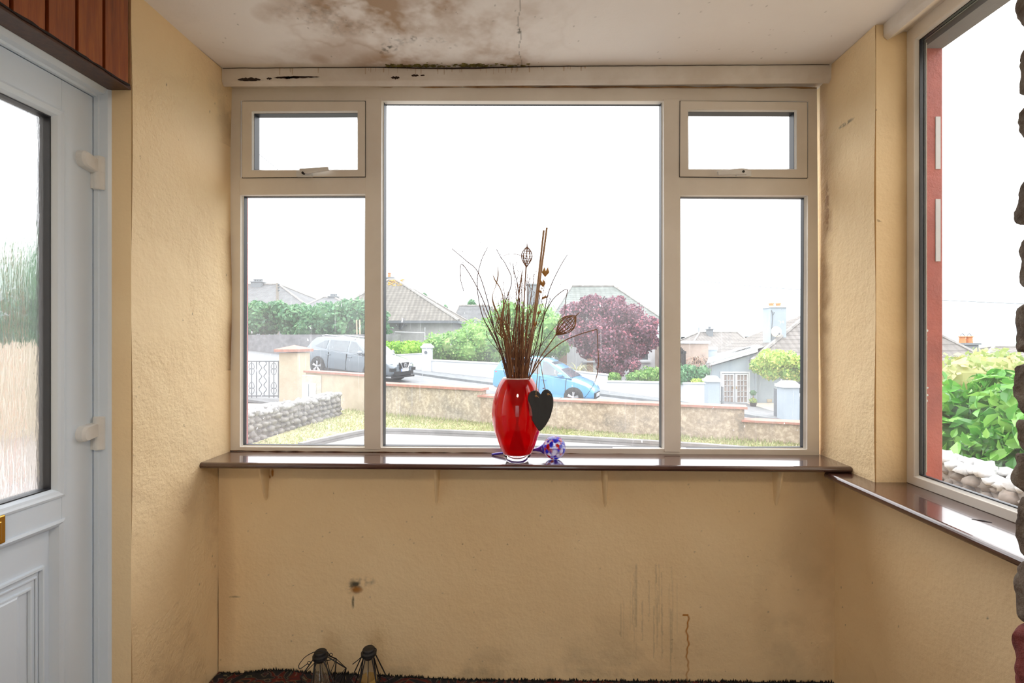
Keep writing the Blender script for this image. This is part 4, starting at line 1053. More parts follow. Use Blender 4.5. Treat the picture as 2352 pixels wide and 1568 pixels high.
for px, py, rd in ((1320, 722, 32), (1365, 705, 30), (1410, 712, 32), (1450, 730, 34), (1480, 755, 32), (1493, 785, 22), (1295, 760, 20), (1330, 765, 36), (1380, 760, 42), (1430, 775, 42), (1465, 800, 26), (1350, 800, 26), (1390, 815, 30), (1430, 825, 26), (1415, 850, 20), (1300, 715, 14), (1345, 692, 14), (1425, 690, 12), (1500, 740, 14), (1385, 848, 16), (1452, 838, 20)):
    p = P(px, py, 24.6 + rr.uniform(-.5, .5)); rd = rd / F * 24.6 * .92; pb.append((p.x, p.y, p.z, rd, rd, rd))
plant('purple_plum_tree', 'large dark purple leaved tree in front of the hipped roof bungalow', 'tree', pb, 19000, .15, f_purple, (P(1400, 0, 24.6).x, 24.6, road_z(4.3)), 9, .8, trunk=[([(P(1405, 0, 24.6).x, 24.6, road_z(4.3) - .3), (P(1400, 0, 24.6).x, 24.6, P(0, 800, 24.6).z)], (.16, .08))])
# spiky flax clump
def blades(name, label, cat, c, n, L, w, mat, seed, up=.5):
    r = random.Random(seed); mb = MB()
    for i in range(n):
        a = r.uniform(0, 2 * PI); t = r.uniform(.15, 1.15) * up; l = L * r.uniform(.6, 1); p = Vector(c) + Vector((r.uniform(-.1, .1) * L, r.uniform(-.1, .1) * L, 0)); pts = []
        for k in range(5):
            s = k / 4; th = t + s * s * .9 * up * 1.3; pts.append(p + Vector((math.cos(a) * math.sin(th), math.sin(a) * math.sin(th), math.cos(th))) * l * s)
        sd = Vector((-math.sin(a), math.cos(a), 0)); vs = []
        for k, q in enumerate(pts): ww = w * (1 - (k / 4) ** 2 * .95); vs += [q - sd * ww, q + sd * ww]
        mb.add(vs, [(2 * k, 2 * k + 1, 2 * k + 3, 2 * k + 2) for k in range(4)])
    return tag(mb.build(name, mat), label, cat)
p = P(1325, 866, 23.6); blades('flax_plant', 'spiky straw coloured flax clump between the blue car and the purple tree', 'plant', p, 90, 1.35, .035, f_straw, 4, .9)
for (a0, a1, b0, b1, lb, sd) in ((1448, 1480, 848, 880, 'round green bush under the purple tree behind the white wall', 31), (1475, 1522, 838, 882, 'green bush at the right edge of the middle pane behind the white wall', 32), (1395, 1425, 855, 885, 'tiny green and white flowering bush at the foot of the purple tree', 33)):
    x0, x1, z0, z1 = bx(a0, a1, b0, b1, 23.4); plant('bush', lb, 'bush', cluster(x0, x1, 23.3, 23.9, z0, z1, 9, R_(sd), .36), 1300, .11, f_mid, ((x0 + x1) / 2, 23.5, road_z(x0)), sd)
x0, x1, z0, z1 = bx(1560, 1630, 838, 886, 20.4)
plant('bush', 'dark green bush behind the white wall in the right pane', 'bush', cluster(x0, x1, 20.3, 21, z0, z1, 13, R_(35), .36), 2200, .12, f_dark, ((x0 + x1) / 2, 20.6, road_z(x0)), 35)
x0, x1, z0, z1 = bx(1588, 1622, 868, 884, 19.6)
plant('bush', 'small pale yellow flowering bush on top of the white wall in the right pane', 'bush', cluster(x0, x1, 19.5, 19.8, z0, z1, 8, R_(36), .4), 700, .07, f_yel, ((x0 + x1) / 2, 19.6, road_z(x0)), 36)
p = P(1602, 835, 22.5); blades('dead_cordyline', 'withered brown spiky palm in front of the brown wall of the right pane', 'plant', p, 80, 1.0, .025, M('withered_brown_leaf', (.36, .24, .16), .9, (.24, .15, .12)), 5, 1.2)
x0, x1, z0, z1 = bx(1765, 1865, 797, 888, 20.5)
bl_ = cluster(x0, x1, 20.3, 21.8, z0 + .2, z1, 26, R_(38), .25)
plant('garden_tree', 'small yellow-green tree before the pale bungalow at the right', 'tree', bl_, 6500, .13, f_yel, (P(1812, 0, 20.8).x, 20.8, road_z(11)), 39, trunk=[([(P(1815, 0, 20.8).x, 20.8, road_z(11) - .2), (P(1812, 0, 20.8).x, 20.8, z0 + .6)], (.07, .04))])
# trees peeking over the far roofs
for px, py, w, h, lb, Y in ((1084, 702, 16, 14, 'small distant tree top above the far grey roof', 60), (1024, 712, 5, 10, 'tiny distant tree tip between the two roofs at left', 60), (975, 686, 6, 12, 'tiny distant tree tip behind the tiled hip of the left house', 55)):
    p = P(px, py, Y); plant('distant_tree', lb, 'tree', [(p.x, Y, p.z - .3 + i * .3, w / F * Y * (.9 - .2 * i), 1, h / F * Y * .6) for i in range(3)], 500, .3, f_dark, (p.x, Y, road_z(p.x) - 1), int(px))
# laurel hedge and olive bush through the right window
r_ = R_(50); bl_ = []
for i in range(60):
    y = r_.uniform(3.6, 7.0); x = 4.55 + .12 * (y - 4) + r_.uniform(-.15, .45); z = r_.uniform(ZC - 1.25, ZC - .55); bl_.append((x, y, z, .34, .38, .30))
plant('laurel_hedge', 'glossy green laurel hedge with big leaves outside the right window', 'hedge', bl_, 11000, .16, f_laurel, (4.8, 5.2, G - .1), 51, .75, detailed=True)
bl_ = []
for i in range(34): y = r_.uniform(8, 12.5); x = y * .93 + r_.uniform(-1.5, 1.8); bl_.append((x, y, ZC - r_.uniform(.50, 1.6), .5, .5, .42))
plant('olive_bush', 'hazy olive green bush behind the laurel outside the right window', 'bush', bl_, 6500, .15, f_olive, (9.3, 10.2, G - .8), 52, .8)
# greenery through the door glass
bl_ = cluster(-11.2, -9.4, 6.5, 13.5, ZC - .5, ZC + 2.1, 40, R_(53), .26)
plant('leafy_tree', 'green trees blurred behind the textured glass of the white door', 'tree', bl_, 7000, .25, f_dark, (-10.4, 10, G), 54, trunk=[([(-10.2, 10, G - .1), (-10.2, 10, ZC + 1)], .14)])
# marigolds and dry grass in the bed outside the right window
for i, (px, py) in enumerate(((2172, 1098), (2192, 1104), (2202, 1118), (2180, 1112))):
    c = PX(px, py, 3.05); c = PZ(px, py + 8, G + .10)
    mb = MB(); rt = empty('marigold', (c.x, c.y, G), ('first', 'second', 'rightmost', 'lowest')[i] + ' from left of four small marigolds outside the right window' if i < 2 else ('rightmost' if i == 2 else 'lowest') + ' of the four small marigolds in the dry bed outside the right window', 'flower', 'marigolds in the bed')
    r = R_(90 + i); pp = np.array([(c.x, c.y, G + .06)] * 60) + r.normal(0, .035, (60, 3)); leaves(mb, pp, r.normal(0, 1, (60, 3)), .05, r); mb.build('foliage', f_bright, rt)
    mb = MB(); pc = PZ(px, py, G + .13)
    for k in range(12): a = k * PI / 6; mb.ball((c.x + .016 * math.cos(a), c.y - .01, G + .13 + .016 * math.sin(a)), .011, 6, (1, .5, 1))
    mb.ball((c.x, c.y - .012, G + .13), .012, 6); mb.tube([(c.x, c.y, G), (c.x, c.y, G + .12)], .003, 4); mb.build('flower_head', M('orange_petals', (.85, .50, .04), .6, (.85, .65, .05), vs=8), rt)
mb = MB(); r = random.Random(91)
for i in range(3800):
    x, y = r.uniform(2.1, 3.75), r.uniform(2.2, 5.6); h = r.uniform(.02, .11) * (1.3 if noise.noise(Vector((x * 3, y * 3, 0))) > .1 else .6); a = r.uniform(0, PI)
    mb.add([(x - .006 * math.cos(a), y - .006 * math.sin(a), G - .003), (x + .006 * math.cos(a), y + .006 * math.sin(a), G - .003), (x + r.uniform(-.05, .05), y + r.uniform(-.05, .05), G + h)], [(0, 1, 2)])
tag(mb.build('dry_grass', foliage_mat('dry_grass_blades', [(0, (.62, .46, .28)), (.6, (.75, .58, .38)), (1, (.45, .42, .18))])), 'dry straw coloured grass in the bed outside the right window', 'grass', kind='stuff')

# ------------------------------------------------------------------ white walls across the road
tw = lambda pts: (lambda x: float(np.interp(x, [p[0] for p in pts], [p[1] for p in pts])))
Pz = lambda px, py, Y: (P(px, py, Y).x, P(px, py, Y).z)
rz2 = lambda x: road_z(x) - .1
wall_run('white_wall', 'white painted wall in front of the bright clipped hedge', [(P(855, 0, 26).x, 26), (P(972, 0, 24.6).x, 24.6)], tw([Pz(870, 819, 26), Pz(972, 812, 24.6)]), rz2, .22, m_white, m_white, .05, .03)
wall_run('white_wall', 'long white painted wall with capped top behind the blue hatchback', [(P(990, 0, 24.2).x, 24.2), (P(1150, 0, 23.4).x, 23.4), (P(1396, 0, 22.6).x, 22.6)], tw([Pz(990, 828, 24.2), Pz(1150, 836, 23.4), Pz(1396, 862, 22.6)]), rz2, .22, m_white, m_white, .06, .04)
wall_run('white_wall', 'lower stepped stretch of white wall under the purple tree', [(P(1396, 0, 22.6).x, 22.6), (P(1530, 0, 21.6).x, 21.6), (P(1626, 0, 18.4).x, 18.4)], tw([Pz(1396, 877, 22.6), Pz(1530, 880, 21.6), Pz(1626, 882, 18.4)]), rz2, .22, m_white, m_white, .06, .04)
def gate_pier(label, px0, px1, py0, py1, Y, mat, number=False):
    a, b = P(px0, py0, Y), P(px1, py1, Y); w = b.x - a.x; rt = empty('gate_pier', ((a.x + b.x) / 2, Y + w / 2, b.z), label, 'gate pier')
    MB().box(a.x, b.x, Y, Y + w, min(b.z, road_z(a.x)) - .1, a.z).build('shaft', mat, rt)
    mb = MB(); mb.box(a.x - .06, b.x + .06, Y - .06, Y + w + .06, a.z, a.z + .10)
    x0, x1, z = a.x - .02, b.x + .02, a.z + .10; mb.add([(x0, Y, z), (x1, Y, z), (x1, Y + w, z), (x0, Y + w, z), (x0 + w * .2, Y + w * .2, z + .12), (x1 - w * .2, Y + w * .2, z + .12), (x1 - w * .2, Y + w * .8, z + .12), (x0 + w * .2, Y + w * .8, z + .12)], [(0, 1, 5, 4), (1, 2, 6, 5), (2, 3, 7, 6), (3, 0, 4, 7), (4, 5, 6, 7)])
    mb.build('cap', m_white, rt)
    if number: c = P(978, 809, Y - .02); mb = MB(); mb.lathe([(0, 0), (.075, 0), (.075, .02), (0, .02)], c, 16, (0, -1, 0)); mb.build('number_plaque', m_iron, rt)
    return rt
gate_pier('white square gate pier with a round dark plaque at the hedge corner', 969, 990, 799, 860, 24.1, m_white, True)
gate_pier('pale grey gate pier with white cap at the right end of the white wall', 1627, 1653, 877, 928, 18.2, m_pale)
gate_pier('pale blue-grey gate pier with white cap in front of the small tree', 1802, 1836, 890, 960, 16.6, m_pale)
mb = MB(); x0 = P(1838, 0, 17).x; wall_run('white_wall', 'short low grey-white wall right of the pale gate pier', [(x0, 16.9), (x0 + 2.5, 16.6)], P(0, 915, 16.9).z, rz2, .2, m_pale)
# black garden gate seen edge on
mb = MB()
for i in range(5): x = P(1560 + i * 4, 0, 21.5).x; mb.box(x, x + .045, 21.5 + i * .05, 21.54 + i * .05, P(0, 866, 21.5).z, P(0, 797 + abs(i - 1) * 3, 21.5).z)
mb.box(P(1558, 0, 21.5).x, P(1578, 0, 21.5).x, 21.6, 21.64, P(0, 812, 21.5).z, P(0, 806, 21.5).z); mb.box(P(1558, 0, 21.5).x, P(1578, 0, 21.5).x, 21.6, 21.64, P(0, 855, 21.5).z, P(0, 850, 21.5).z)
tag(mb.build('garden_gate', m_dark), 'tall black slatted garden gate at the left edge of the right pane', 'gate')
mb = MB(); mb.box(P(1654, 0, 18.6).x, P(1657, 0, 18.6).x, 18.4, 18.5, road_z(7.5), P(0, 885, 18.6).z); tag(mb.build('open_gate', m_iron), 'narrow dark gate leaf beside the pier at the end of the white wall', 'gate'); mb = MB(); mb.box(P(1797, 0, 17).x, P(1801, 0, 17).x, 16.8, 17.6, road_z(9), P(0, 893, 17).z)
tag(mb.build('open_gate', m_iron), 'narrow dark gate leaf folded against the left side of the rightmost pier', 'gate')

# ------------------------------------------------------------------ houses
def tile_mat(name, a, b_, row=.32, colw=.30, lichen=None, wave=1.0):
    m, nt, b = base_mat(name); b.inputs['Roughness'].default_value = .9
    uv = nt.nodes.new('ShaderNodeUVMap'); sp = nt.nodes.new('ShaderNodeSeparateXYZ'); nt.links.new(uv.outputs[0], sp.inputs[0])
    def mth(op, x, y=None):
        n = nt.nodes.new('ShaderNodeMath'); n.operation = op
        for i, v in enumerate((x, y)):
            if v is None: continue
            if isinstance(v, (int, float)): n.inputs[i].default_value = v
            else: nt.links.new(v, n.inputs[i])
        return n.outputs[0]
    fr_ = mth('FRACT', mth('DIVIDE', sp.outputs[1], row)); cw = mth('MULTIPLY', sp.outputs[0], 2 * PI / colw)
    s = mth('MULTIPLY_ADD', mth('SINE', cw), .5); nt.nodes[-1].inputs[2].default_value = .5
    h = mth('ADD', mth('MULTIPLY', mth('SUBTRACT', 1.0, fr_), .6), mth('MULTIPLY', s, wave))
    bp = bump(nt, b, h, 1.0, .06)
    edge = mth('GREATER_THAN', fr_, .82)
    f = noise_tex(nt, 1.2, 6, .7); r = ramp(nt, [(.3, a), (.7, b_)]); nt.links.new(f, r.inputs[0]); c = r.outputs[0]
    c = mix(nt, mth('MULTIPLY', edge, .45), c, tuple(v * .35 for v in a)); c = mix(nt, mth('MULTIPLY', mth('LESS_THAN', s, .22), .35 * wave), c, tuple(v * .4 for v in a))
    nt.links.new(c, b.inputs['Base Color']); return m
t_grey = tile_mat('grey_brown_roof_tiles', (.10, .093, .08), (.21, .20, .175)); t_flat = tile_mat('flat_grey_tiles', (.09, .095, .10), (.16, .168, .172), .25, .3, wave=.15); t_warm = tile_mat('warm_grey_tiles', (.13, .123, .115), (.23, .215, .20), .35, .33, wave=.5)
t_green = tile_mat('green_grey_tiles', (.11, .13, .12), (.20, .225, .21), .33, .33, wave=.4)
m_win = M('dark_window_glass', (.06, .08, .09), .08, (.10, .12, .13), spec=.7)
def roof_face(mb, pts):
    """pts: eave left, eave right, (ridge right, ridge left) or apex; uv in metres"""
    pts = [Vector(p) for p in pts]; u = (pts[1] - pts[0]).normalized(); n = (pts[1] - pts[0]).cross(pts[-1] - pts[0]).normalized(); v = n.cross(u)
    mb.add(pts, [tuple(range(len(pts)))], [[((p - pts[0]).dot(u), (p - pts[0]).dot(v)) for p in pts]])
def house(name, label, x0, x1, y0, y1, zb, ze, zr, rx0, rx1, wallm, roofm, ov=.35, rot=0, parts=None, capr=.10):
    cx, cy = (x0 + x1) / 2, (y0 + y1) / 2; rt = empty(name, (cx, cy, zb), label, 'house')
    MB().box(x0, x1, y0, y1, zb, ze + .02).build('wall', wallm, rt)
    a, b, c, d = (x0 - ov, y0 - ov, ze), (x1 + ov, y0 - ov, ze), (x1 + ov, y1 + ov, ze), (x0 - ov, y1 + ov, ze); r0, r1 = (rx0, cy, zr), (rx1, cy, zr)
    mb = MB(); roof_face(mb, [a, b, r1, r0]); roof_face(mb, [b, c, r1]); roof_face(mb, [c, d, r0, r1]); roof_face(mb, [d, a, r0]); rf = mb.build('roof', roofm, rt)
    mb = MB(); mb.box(x0 - ov, x1 + ov, y0 - ov - .06, y1 + ov, ze - .16, ze - .01); mb.build('fascia', m_white if ov < .4 else m_iron, rt)
    mb = MB()
    for p, q in ((a, r0), (b, r1), (c, r1), (d, r0), (r0, r1)):
        if (Vector(p) - Vector(q)).length > .05: mb.tube([Vector(p) + Vector((0, 0, .02)), Vector(q) + Vector((0, 0, .02))], capr, 6)
    mb.build('ridge_tiles', M('ridge_tile_grey', (.34, .33, .31), .9, (.22, .21, .2), vs=3), rf)
    return rt
def chimney(par, x0, x1, y0, y1, z0, z1, pots, mat=None, potm=None, ph=.3):
    mb = MB(); mb.box(x0, x1, y0, y1, z0, z1); c = mb.build('chimney', mat or m_chim, par); w = x1 - x0
    MB().box(x0 - .06, x1 + .06, y0 - .06, y1 + .06, z1, z1 + .08).build('chimney_cap', m_chim if mat is None else m_white, c)
    for px in pots: mb = MB(); mb.lathe([(.10, 0), (.12, 0), (.10, ph), (.13, ph + .02), (.13, ph + .06), (.08, ph + .06)], (x0 + w * px, (y0 + y1) / 2, z1 + .08), 10); mb.build('chimney_pot', potm or m_terra, c)
    return c
# tiled house behind the clipped hedge
Y = 32; xr = P(1040, 0, Y).x; xl = xr - 8.6; ap = P(901, 643, Y + 4)
h1 = house('tiled_house', 'grey rendered house with a steep brown-grey pyramid tiled roof and dish, left of the vase', xl, xr, Y, Y + 8, road_z(xl) - 1, P(0, 737, Y).z, ap.z, ap.x - .3, ap.x + .3, M('grey_white_render', (.42, .42, .415), .9, (.36, .36, .355)), t_grey, .45)
p = P(896, 655, Y + 4.5); chimney(h1, p.x - .45, p.x + .3, Y + 4.2, Y + 4.9, p.z - 1.5, P(0, 641, Y + 4.5).z, [.5])
mb = MB(); r = random.Random(3)
for i in range(60):
    t = r.random() ** 1.5; q = Vector((ap.x + r.uniform(-.2, .9), Y + 4, ap.z)).lerp(Vector((ap.x + r.uniform(-.3, 1), Y, P(0, 737, Y).z)), t * .18); mb.ball(q + Vector((0, 0, .03)), r.uniform(.05, .11), 6, (1, 1, .35), .3, i)
mb.build('orange_lichen', M('orange_lichen', (.70, .36, .05), .9), h1)
def dish(par, c, r, axis, mat, top=None):
    mb = MB(); mb.lathe([(0.001, .0), (r * .5, r * .05), (r, r * .2), (r * .98, r * .23), (r * .5, r * .08), (0.001, .03)], c, 20, axis); d = mb.build('dish' if par else 'satellite_dish', mat, par, smooth=True)
    a = Vector(axis).normalized(); k = MB(); c = Vector(c); k.tube([c - Vector((0, 0, r * .9)) + a * r * .1, c + a * r * 1.1 - Vector((0, 0, r * .5))], .015, 5); k.ball(c + a * r * 1.15 - Vector((0, 0, r * .45)), .05, 6); k.tube([c, c - a * .3], .03, 5); k.build('arm', m_iron, d); return d
dish(None, P(925, 745, Y - .25), .40, (-.75, -.6, .25), m_iron); bpy.data.objects['satellite_dish']['label'] = 'dark satellite dish fixed high on the grey wall of the pyramid roofed house'; bpy.data.objects['satellite_dish']['category'] = 'satellite dish'
a, b = P(907, 762, Y - .5), P(976, 764, Y - .5); mb = MB(); mb.tube([a - Vector((0, 0, .6)), a, b, b + Vector((0, 0, .35))], .03, 5); mb.tube([b - Vector((0, 0, .6)), b], .03, 5)
mb.build('pipe', m_white, h1)
# house further back
Y = 46; a = P(1030, 765, Y); b = P(1170, 765, Y); house('far_house', 'distant grey roofed house between the pyramid roof and the green shrubs', a.x, b.x, Y, Y + 8, road_z(a.x) - 3, P(0, 772, Y).z, P(0, 703, Y + 4).z, P(1054, 0, Y + 4).x, P(1125, 0, Y + 4).x, M('brown_wall', (.35, .25, .2), .9), t_flat, .4)
# bungalow behind the purple tree
Y = 28.5; a = P(1262, 0, Y); b = P(1522, 0, Y)
h3 = house('hipped_bungalow', 'white bungalow with a green-grey hipped roof behind the purple tree', a.x + .3, b.x - .3, Y, Y + 8, road_z(b.x) - 1, P(0, 738, Y).z, P(0, 659, Y + 4).z, P(1312, 0, Y + 4).x, P(1411, 0, Y + 4).x, m_white, t_green, .38)
def wnd(par, px0, px1, py0, py1, Y, sillm=True, bars=1, mat=None):
    a, b = P(px0, py0, Y), P(px1, py1, Y); mb = MB(); ring(mb, [(a.x, a.z), (b.x, a.z), (b.x, b.z), (a.x, b.z)], [(a.x + .06, a.z - .06), (b.x - .06, a.z - .06), (b.x - .06, b.z + .06), (a.x + .06, b.z + .06)], Y - .04, Y + .02, fmap)
    for i in range(bars): x = a.x + (b.x - a.x) * (i + 1) / (bars + 1); mb.box(x - .03, x + .03, Y - .04, Y, b.z, a.z)
    w = mb.build('window', m_white, par); MB().box(a.x + .05, b.x - .05, Y - .015, Y - .005, b.z + .05, a.z - .05).build('pane', mat or m_win, w)
    if sillm: MB().box(a.x - .1, b.x + .1, Y - .14, Y, b.z - .1, b.z).build('sill', m_white, w)
wnd(h3, 1425, 1490, 775, 828, Y); wnd(h3, 1342, 1385, 775, 828, Y)
a, b = P(1284, 790, Y - .05), P(1302, 845, Y - .05); MB().box(a.x, b.x, Y - .06, Y, b.z - 1, a.z).build('brick_panel', M('brown_brick', (.40, .24, .17), .9, (.3, .2, .15), vs=12), h3)
a, b = P(1348, 770, Y - .05), P(1362, 845, Y - .05); MB().box(a.x, b.x, Y - .06, Y, b.z - 1, a.z).build('brick_panel', MATS['brown_brick'], h3)
p = P(1223, 665, Y + 5); chimney(h3, p.x - .4, p.x + .5, Y + 4.6, Y + 5.4, p.z - 2, P(0, 657, Y + 5).z, [])
# left background houses
Y = 44; a = P(470, 0, Y); b = P(700, 0, Y)
h4 = house('far_house', 'distant grey roofed house above the hedge at far left, with a block chimney', a.x, b.x, Y, Y + 9, road_z(a.x) - 2, P(0, 702, Y).z, P(0, 654, Y + 4.5).z, P(540, 0, Y + 4).x, P(640, 0, Y + 4.5).x, m_chim, t_flat, .3)
a, b = P(577, 648, Y + 4), P(600, 648, Y + 4); chimney(h4, a.x, b.x, Y + 3.9, Y + 4.8, a.z - 1.5, a.z, [.15, .38, .62, .85], ph=.2, potm=m_chim)
a, b = P(708, 0, Y), P(800, 0, Y)
h5 = house('far_house', 'small distant grey roof tip with a chimney above the hedge behind the silver car', a.x, b.x, Y, Y + 6, road_z(a.x) - 2, P(0, 705, Y).z, P(0, 684, Y + 3).z, P(742, 0, Y + 3).x, P(768, 0, Y + 3).x, m_chim, t_flat, .3)
a, b = P(757, 682, Y + 3), P(775, 682, Y + 3); chimney(h5, a.x, b.x, Y + 2.7, Y + 3.4, a.z - 1, a.z, [.2, .5, .8], ph=.15, potm=m_chim)
# right pane: brown building, far roof, pale bungalow with lean-to
Y = 24.5; a, b = P(1540, 783, Y), P(1627, 846, Y)
h6 = empty('brown_outbuilding', (b.x, Y, road_z(b.x)), 'brown flat roofed outbuilding with a white fascia, at the left of the right pane', 'building')
MB().box(a.x, b.x, Y, Y + 3, b.z - 2, a.z - .1).build('wall', M('brown_render', (.42, .33, .27), .9, (.32, .25, .21), vs=2), h6); MB().box(a.x, b.x + .08, Y - .08, Y + 3, a.z - .12, a.z).build('fascia', m_white, h6)
MB().box(b.x - .02, P(1656, 0, Y).x, Y + .5, Y + 3, b.z - 2, P(0, 800, Y).z).build('low_extension', m_pale, h6); MB().box(b.x - .02, P(1657, 0, Y).x, Y + .42, Y + 3, P(0, 803, Y).z, P(0, 797, Y).z).build('extension_fascia', m_white, h6)
Y = 44; a, b = P(1588, 0, Y), P(1725, 0, Y)
h7 = house('far_house', 'distant brown-grey hipped roof house with a chimney in the right pane', a.x, b.x, Y, Y + 8, road_z(b.x) - 4, P(0, 803, Y).z, P(0, 764, Y + 4).z, P(1607, 0, Y + 4).x, P(1695, 0, Y + 4).x, M('pale_brown_wall', (.5, .45, .4), .9), t_warm, .4)
a, b = P(1646, 758, Y + 1), P(1657, 758, Y + 1); chimney(h7, a.x, b.x, Y + 3, Y + 3.7, a.z - 1.8, a.z + .1, [.5], ph=.15, potm=m_chim)
Y = 23.0
h8 = empty('pale_bungalow', (P(1720, 0, Y).x, Y, road_z(11)), 'pale blue-grey bungalow with a lean-to and white french doors in the right pane', 'house')
A = P(1632, 842, Y); B = P(1740, 812, Y); C_ = P(1740, 945, Y); D_ = P(1632, 945, Y)
mb = MB(); mb.slab([A, B, C_, D_], (0, 4, 0)); mb.build('lean_to_wall', m_pale, h8)
A = P(1623, 842, Y - .3); B = P(1741, 808, Y - .3); C2 = P(1741, 799, Y - .3); D2 = P(1623, 834, Y - .3)
mb = MB(); mb.slab([A, B, C2, D2], (0, .08, 0)); mb.build('lean_to_fascia', m_white, h8)
mb = MB(); a0, b0 = P(1623, 834, Y - .32), P(1742, 799, Y - .32); c0, d0 = P(1775, 795, Y + 2.5), P(1640, 820, Y + 6)
TR_ = P(1732, 789, Y + 4.2); TL_ = P(1628, 821, Y + 2.2)
mb.slab([P(1623, 835, Y - .33), P(1743, 800, Y - .33), P(1768, 793, Y + 3), TR_], (0, 0, .04)); mb.slab([P(1623, 835, Y - .33), TR_, TL_, TL_ + Vector((-.01, 0, 0))], (0, 0, .04))
mb.build('lean_to_roof', M('pale_roof_sheet', (.72, .77, .80), .4, (.62, .68, .72), vs=3), h8)
mb = MB()
for i in range(3):
    t = .28 + i * .14; q = P(1623 + 120 * t, 835 - 35 * t, Y - .33).lerp(TR_, .28) + Vector((0, 0, .07)); dr_ = (P(1743, 800, Y - .33) - P(1623, 835, Y - .33)).normalized(); q2 = q + dr_ * .45; up = (TR_ - q).normalized() * .5
    mb.slab([q, q2, q2 + up, q + up], (0, 0, .03))
mb.build('skylights', m_win, h8)
# french doors with small panes
def french(px0, px1, nm):
    a, b = P(px0, 858, Y - .05), P(px1, 928, Y - .05); mb = MB(); z1 = a.z; z0 = b.z; x0, x1 = a.x, b.x; fr_ = .10
    ring(mb, [(x0, z1), (x1, z1), (x1, z0), (x0, z0)], [(x0 + fr_, z1 - fr_ * .6), (x1 - fr_ * .6, z1 - fr_ * .6), (x1 - fr_ * .6, z0 + fr_), (x0 + fr_, z0 + fr_)], Y - .09, Y - .01, fmap)
    for i in (1, 2): x = x0 + fr_ + (x1 - x0 - 1.6 * fr_) * i / 3; mb.box(x - .014, x + .014, Y - .08, Y - .03, z0, z1)
    for i in range(1, 5): z = z0 + fr_ + (z1 - z0 - 1.6 * fr_) * i / 5; mb.box(x0, x1, Y - .08, Y - .03, z - .014, z + .014)
    d = mb.build('french_door', m_white, h8); MB().box(x0 + .05, x1 - .05, Y - .04, Y - .03, z0 + .05, z1 - .05).build('pane', M('curtained_glass', (.22, .17, .15), .3, (.40, .32, .28), vs=4), d)
    c = P(px1 - 3 if nm else px0 + 3, 890, Y - .1); MB().box(c.x - .012, c.x + .012, Y - .13, Y - .09, c.z - .06, c.z + .06).build('door_handle', m_brass, d)
french(1658, 1686, 1); french(1688, 1718, 0)
a, b = P(1654, 853, Y - .03), P(1722, 930, Y - .03); mb = MB(); ring(mb, [(a.x, a.z), (b.x, a.z), (b.x, b.z), (a.x, b.z)], [(a.x + .07, a.z - .08), (b.x - .07, a.z - .08), (b.x - .07, b.z), (a.x + .07, b.z)], Y - .06, Y, fmap); mb.build('door_surround', m_white, h8)
# main block of the bungalow
a, b = P(1738, 836, Y + .15), P(1738, 945, Y + .15); MB().box(a.x, a.x + 6, Y + .15, Y + 6, b.z - .3, a.z + .05).build('wall', m_pale, h8)
a = P(1725, 829, Y - .3); zr_ = P(1860, 722, Y + 3).z; mb = MB()
roof_face(mb, [(a.x, Y - .35, a.z), (a.x + 7, Y - .35, a.z), (a.x + 7, Y + 3.2, zr_ + .2), (P(1866, 0, Y + 3.2).x, Y + 3.2, zr_ + .2)]); roof_face(mb, [(a.x, Y + 6.6, a.z), (a.x, Y - .35, a.z), (P(1866, 0, Y + 3.2).x, Y + 3.2, zr_ + .2)])
mb.build('roof', t_warm, h8); MB().box(a.x - .05, a.x + 7, Y - .48, Y - .34, a.z - .14, a.z + .0).build('gutter', m_white, h8)
mb = MB(); mb.tube([(a.x, Y - .35, a.z + .03), (P(1866, 0, Y + 3.2).x, Y + 3.2, zr_ + .23)], .10, 6); mb.build('ridge_tiles', MATS['ridge_tile_grey'], h8)
wnd(h8, 1792, 1840, 868, 905, Y + .14, bars=0)
mb = MB(); p0 = P(1727, 836, Y - .02); mb.tube([p0, p0 + Vector((.1, 0, -.3)), P(1736, 850, Y - .02), P(1736, 935, Y - .02)], .05, 6); mb.build('drainpipe', m_pale, h8)
a, b = P(1770, 706, Y + 1.2), P(1806, 790, Y + 1.2); chimney(h8, a.x, b.x, Y + 1.2, Y + 2.0, b.z - .4, a.z, [.3, .75], m_pale, ph=.10)
mb = MB(); mb.tube([P(1772, 712, Y + 1.1), P(1775, 725, Y + 1.1), P(1771, 780, Y + 1.1)], .025, 5); mb.tube([P(1772, 716, Y + 1.1), P(1779, 717, Y + 1.05), P(1775, 724, Y + 1.1)], .02, 5); mb.build('aerial_cable', m_iron, h8)
d2 = dish(None, P(1782, 762, Y + .9), .27, (.05, -1, .1), M('rusty_cream_dish', (.74, .66, .52), .7, (.55, .33, .2), vs=2.5, lo=.3, hi=.48)); tag(d2, 'rusty cream satellite dish at the foot of the pale chimney', 'satellite dish')
MB().box(P(1765, 0, Y).x, P(1776, 0, Y).x, Y + .11, Y + .15, P(0, 922, Y).z, P(0, 915, Y).z).build('vent', m_cream, h8)
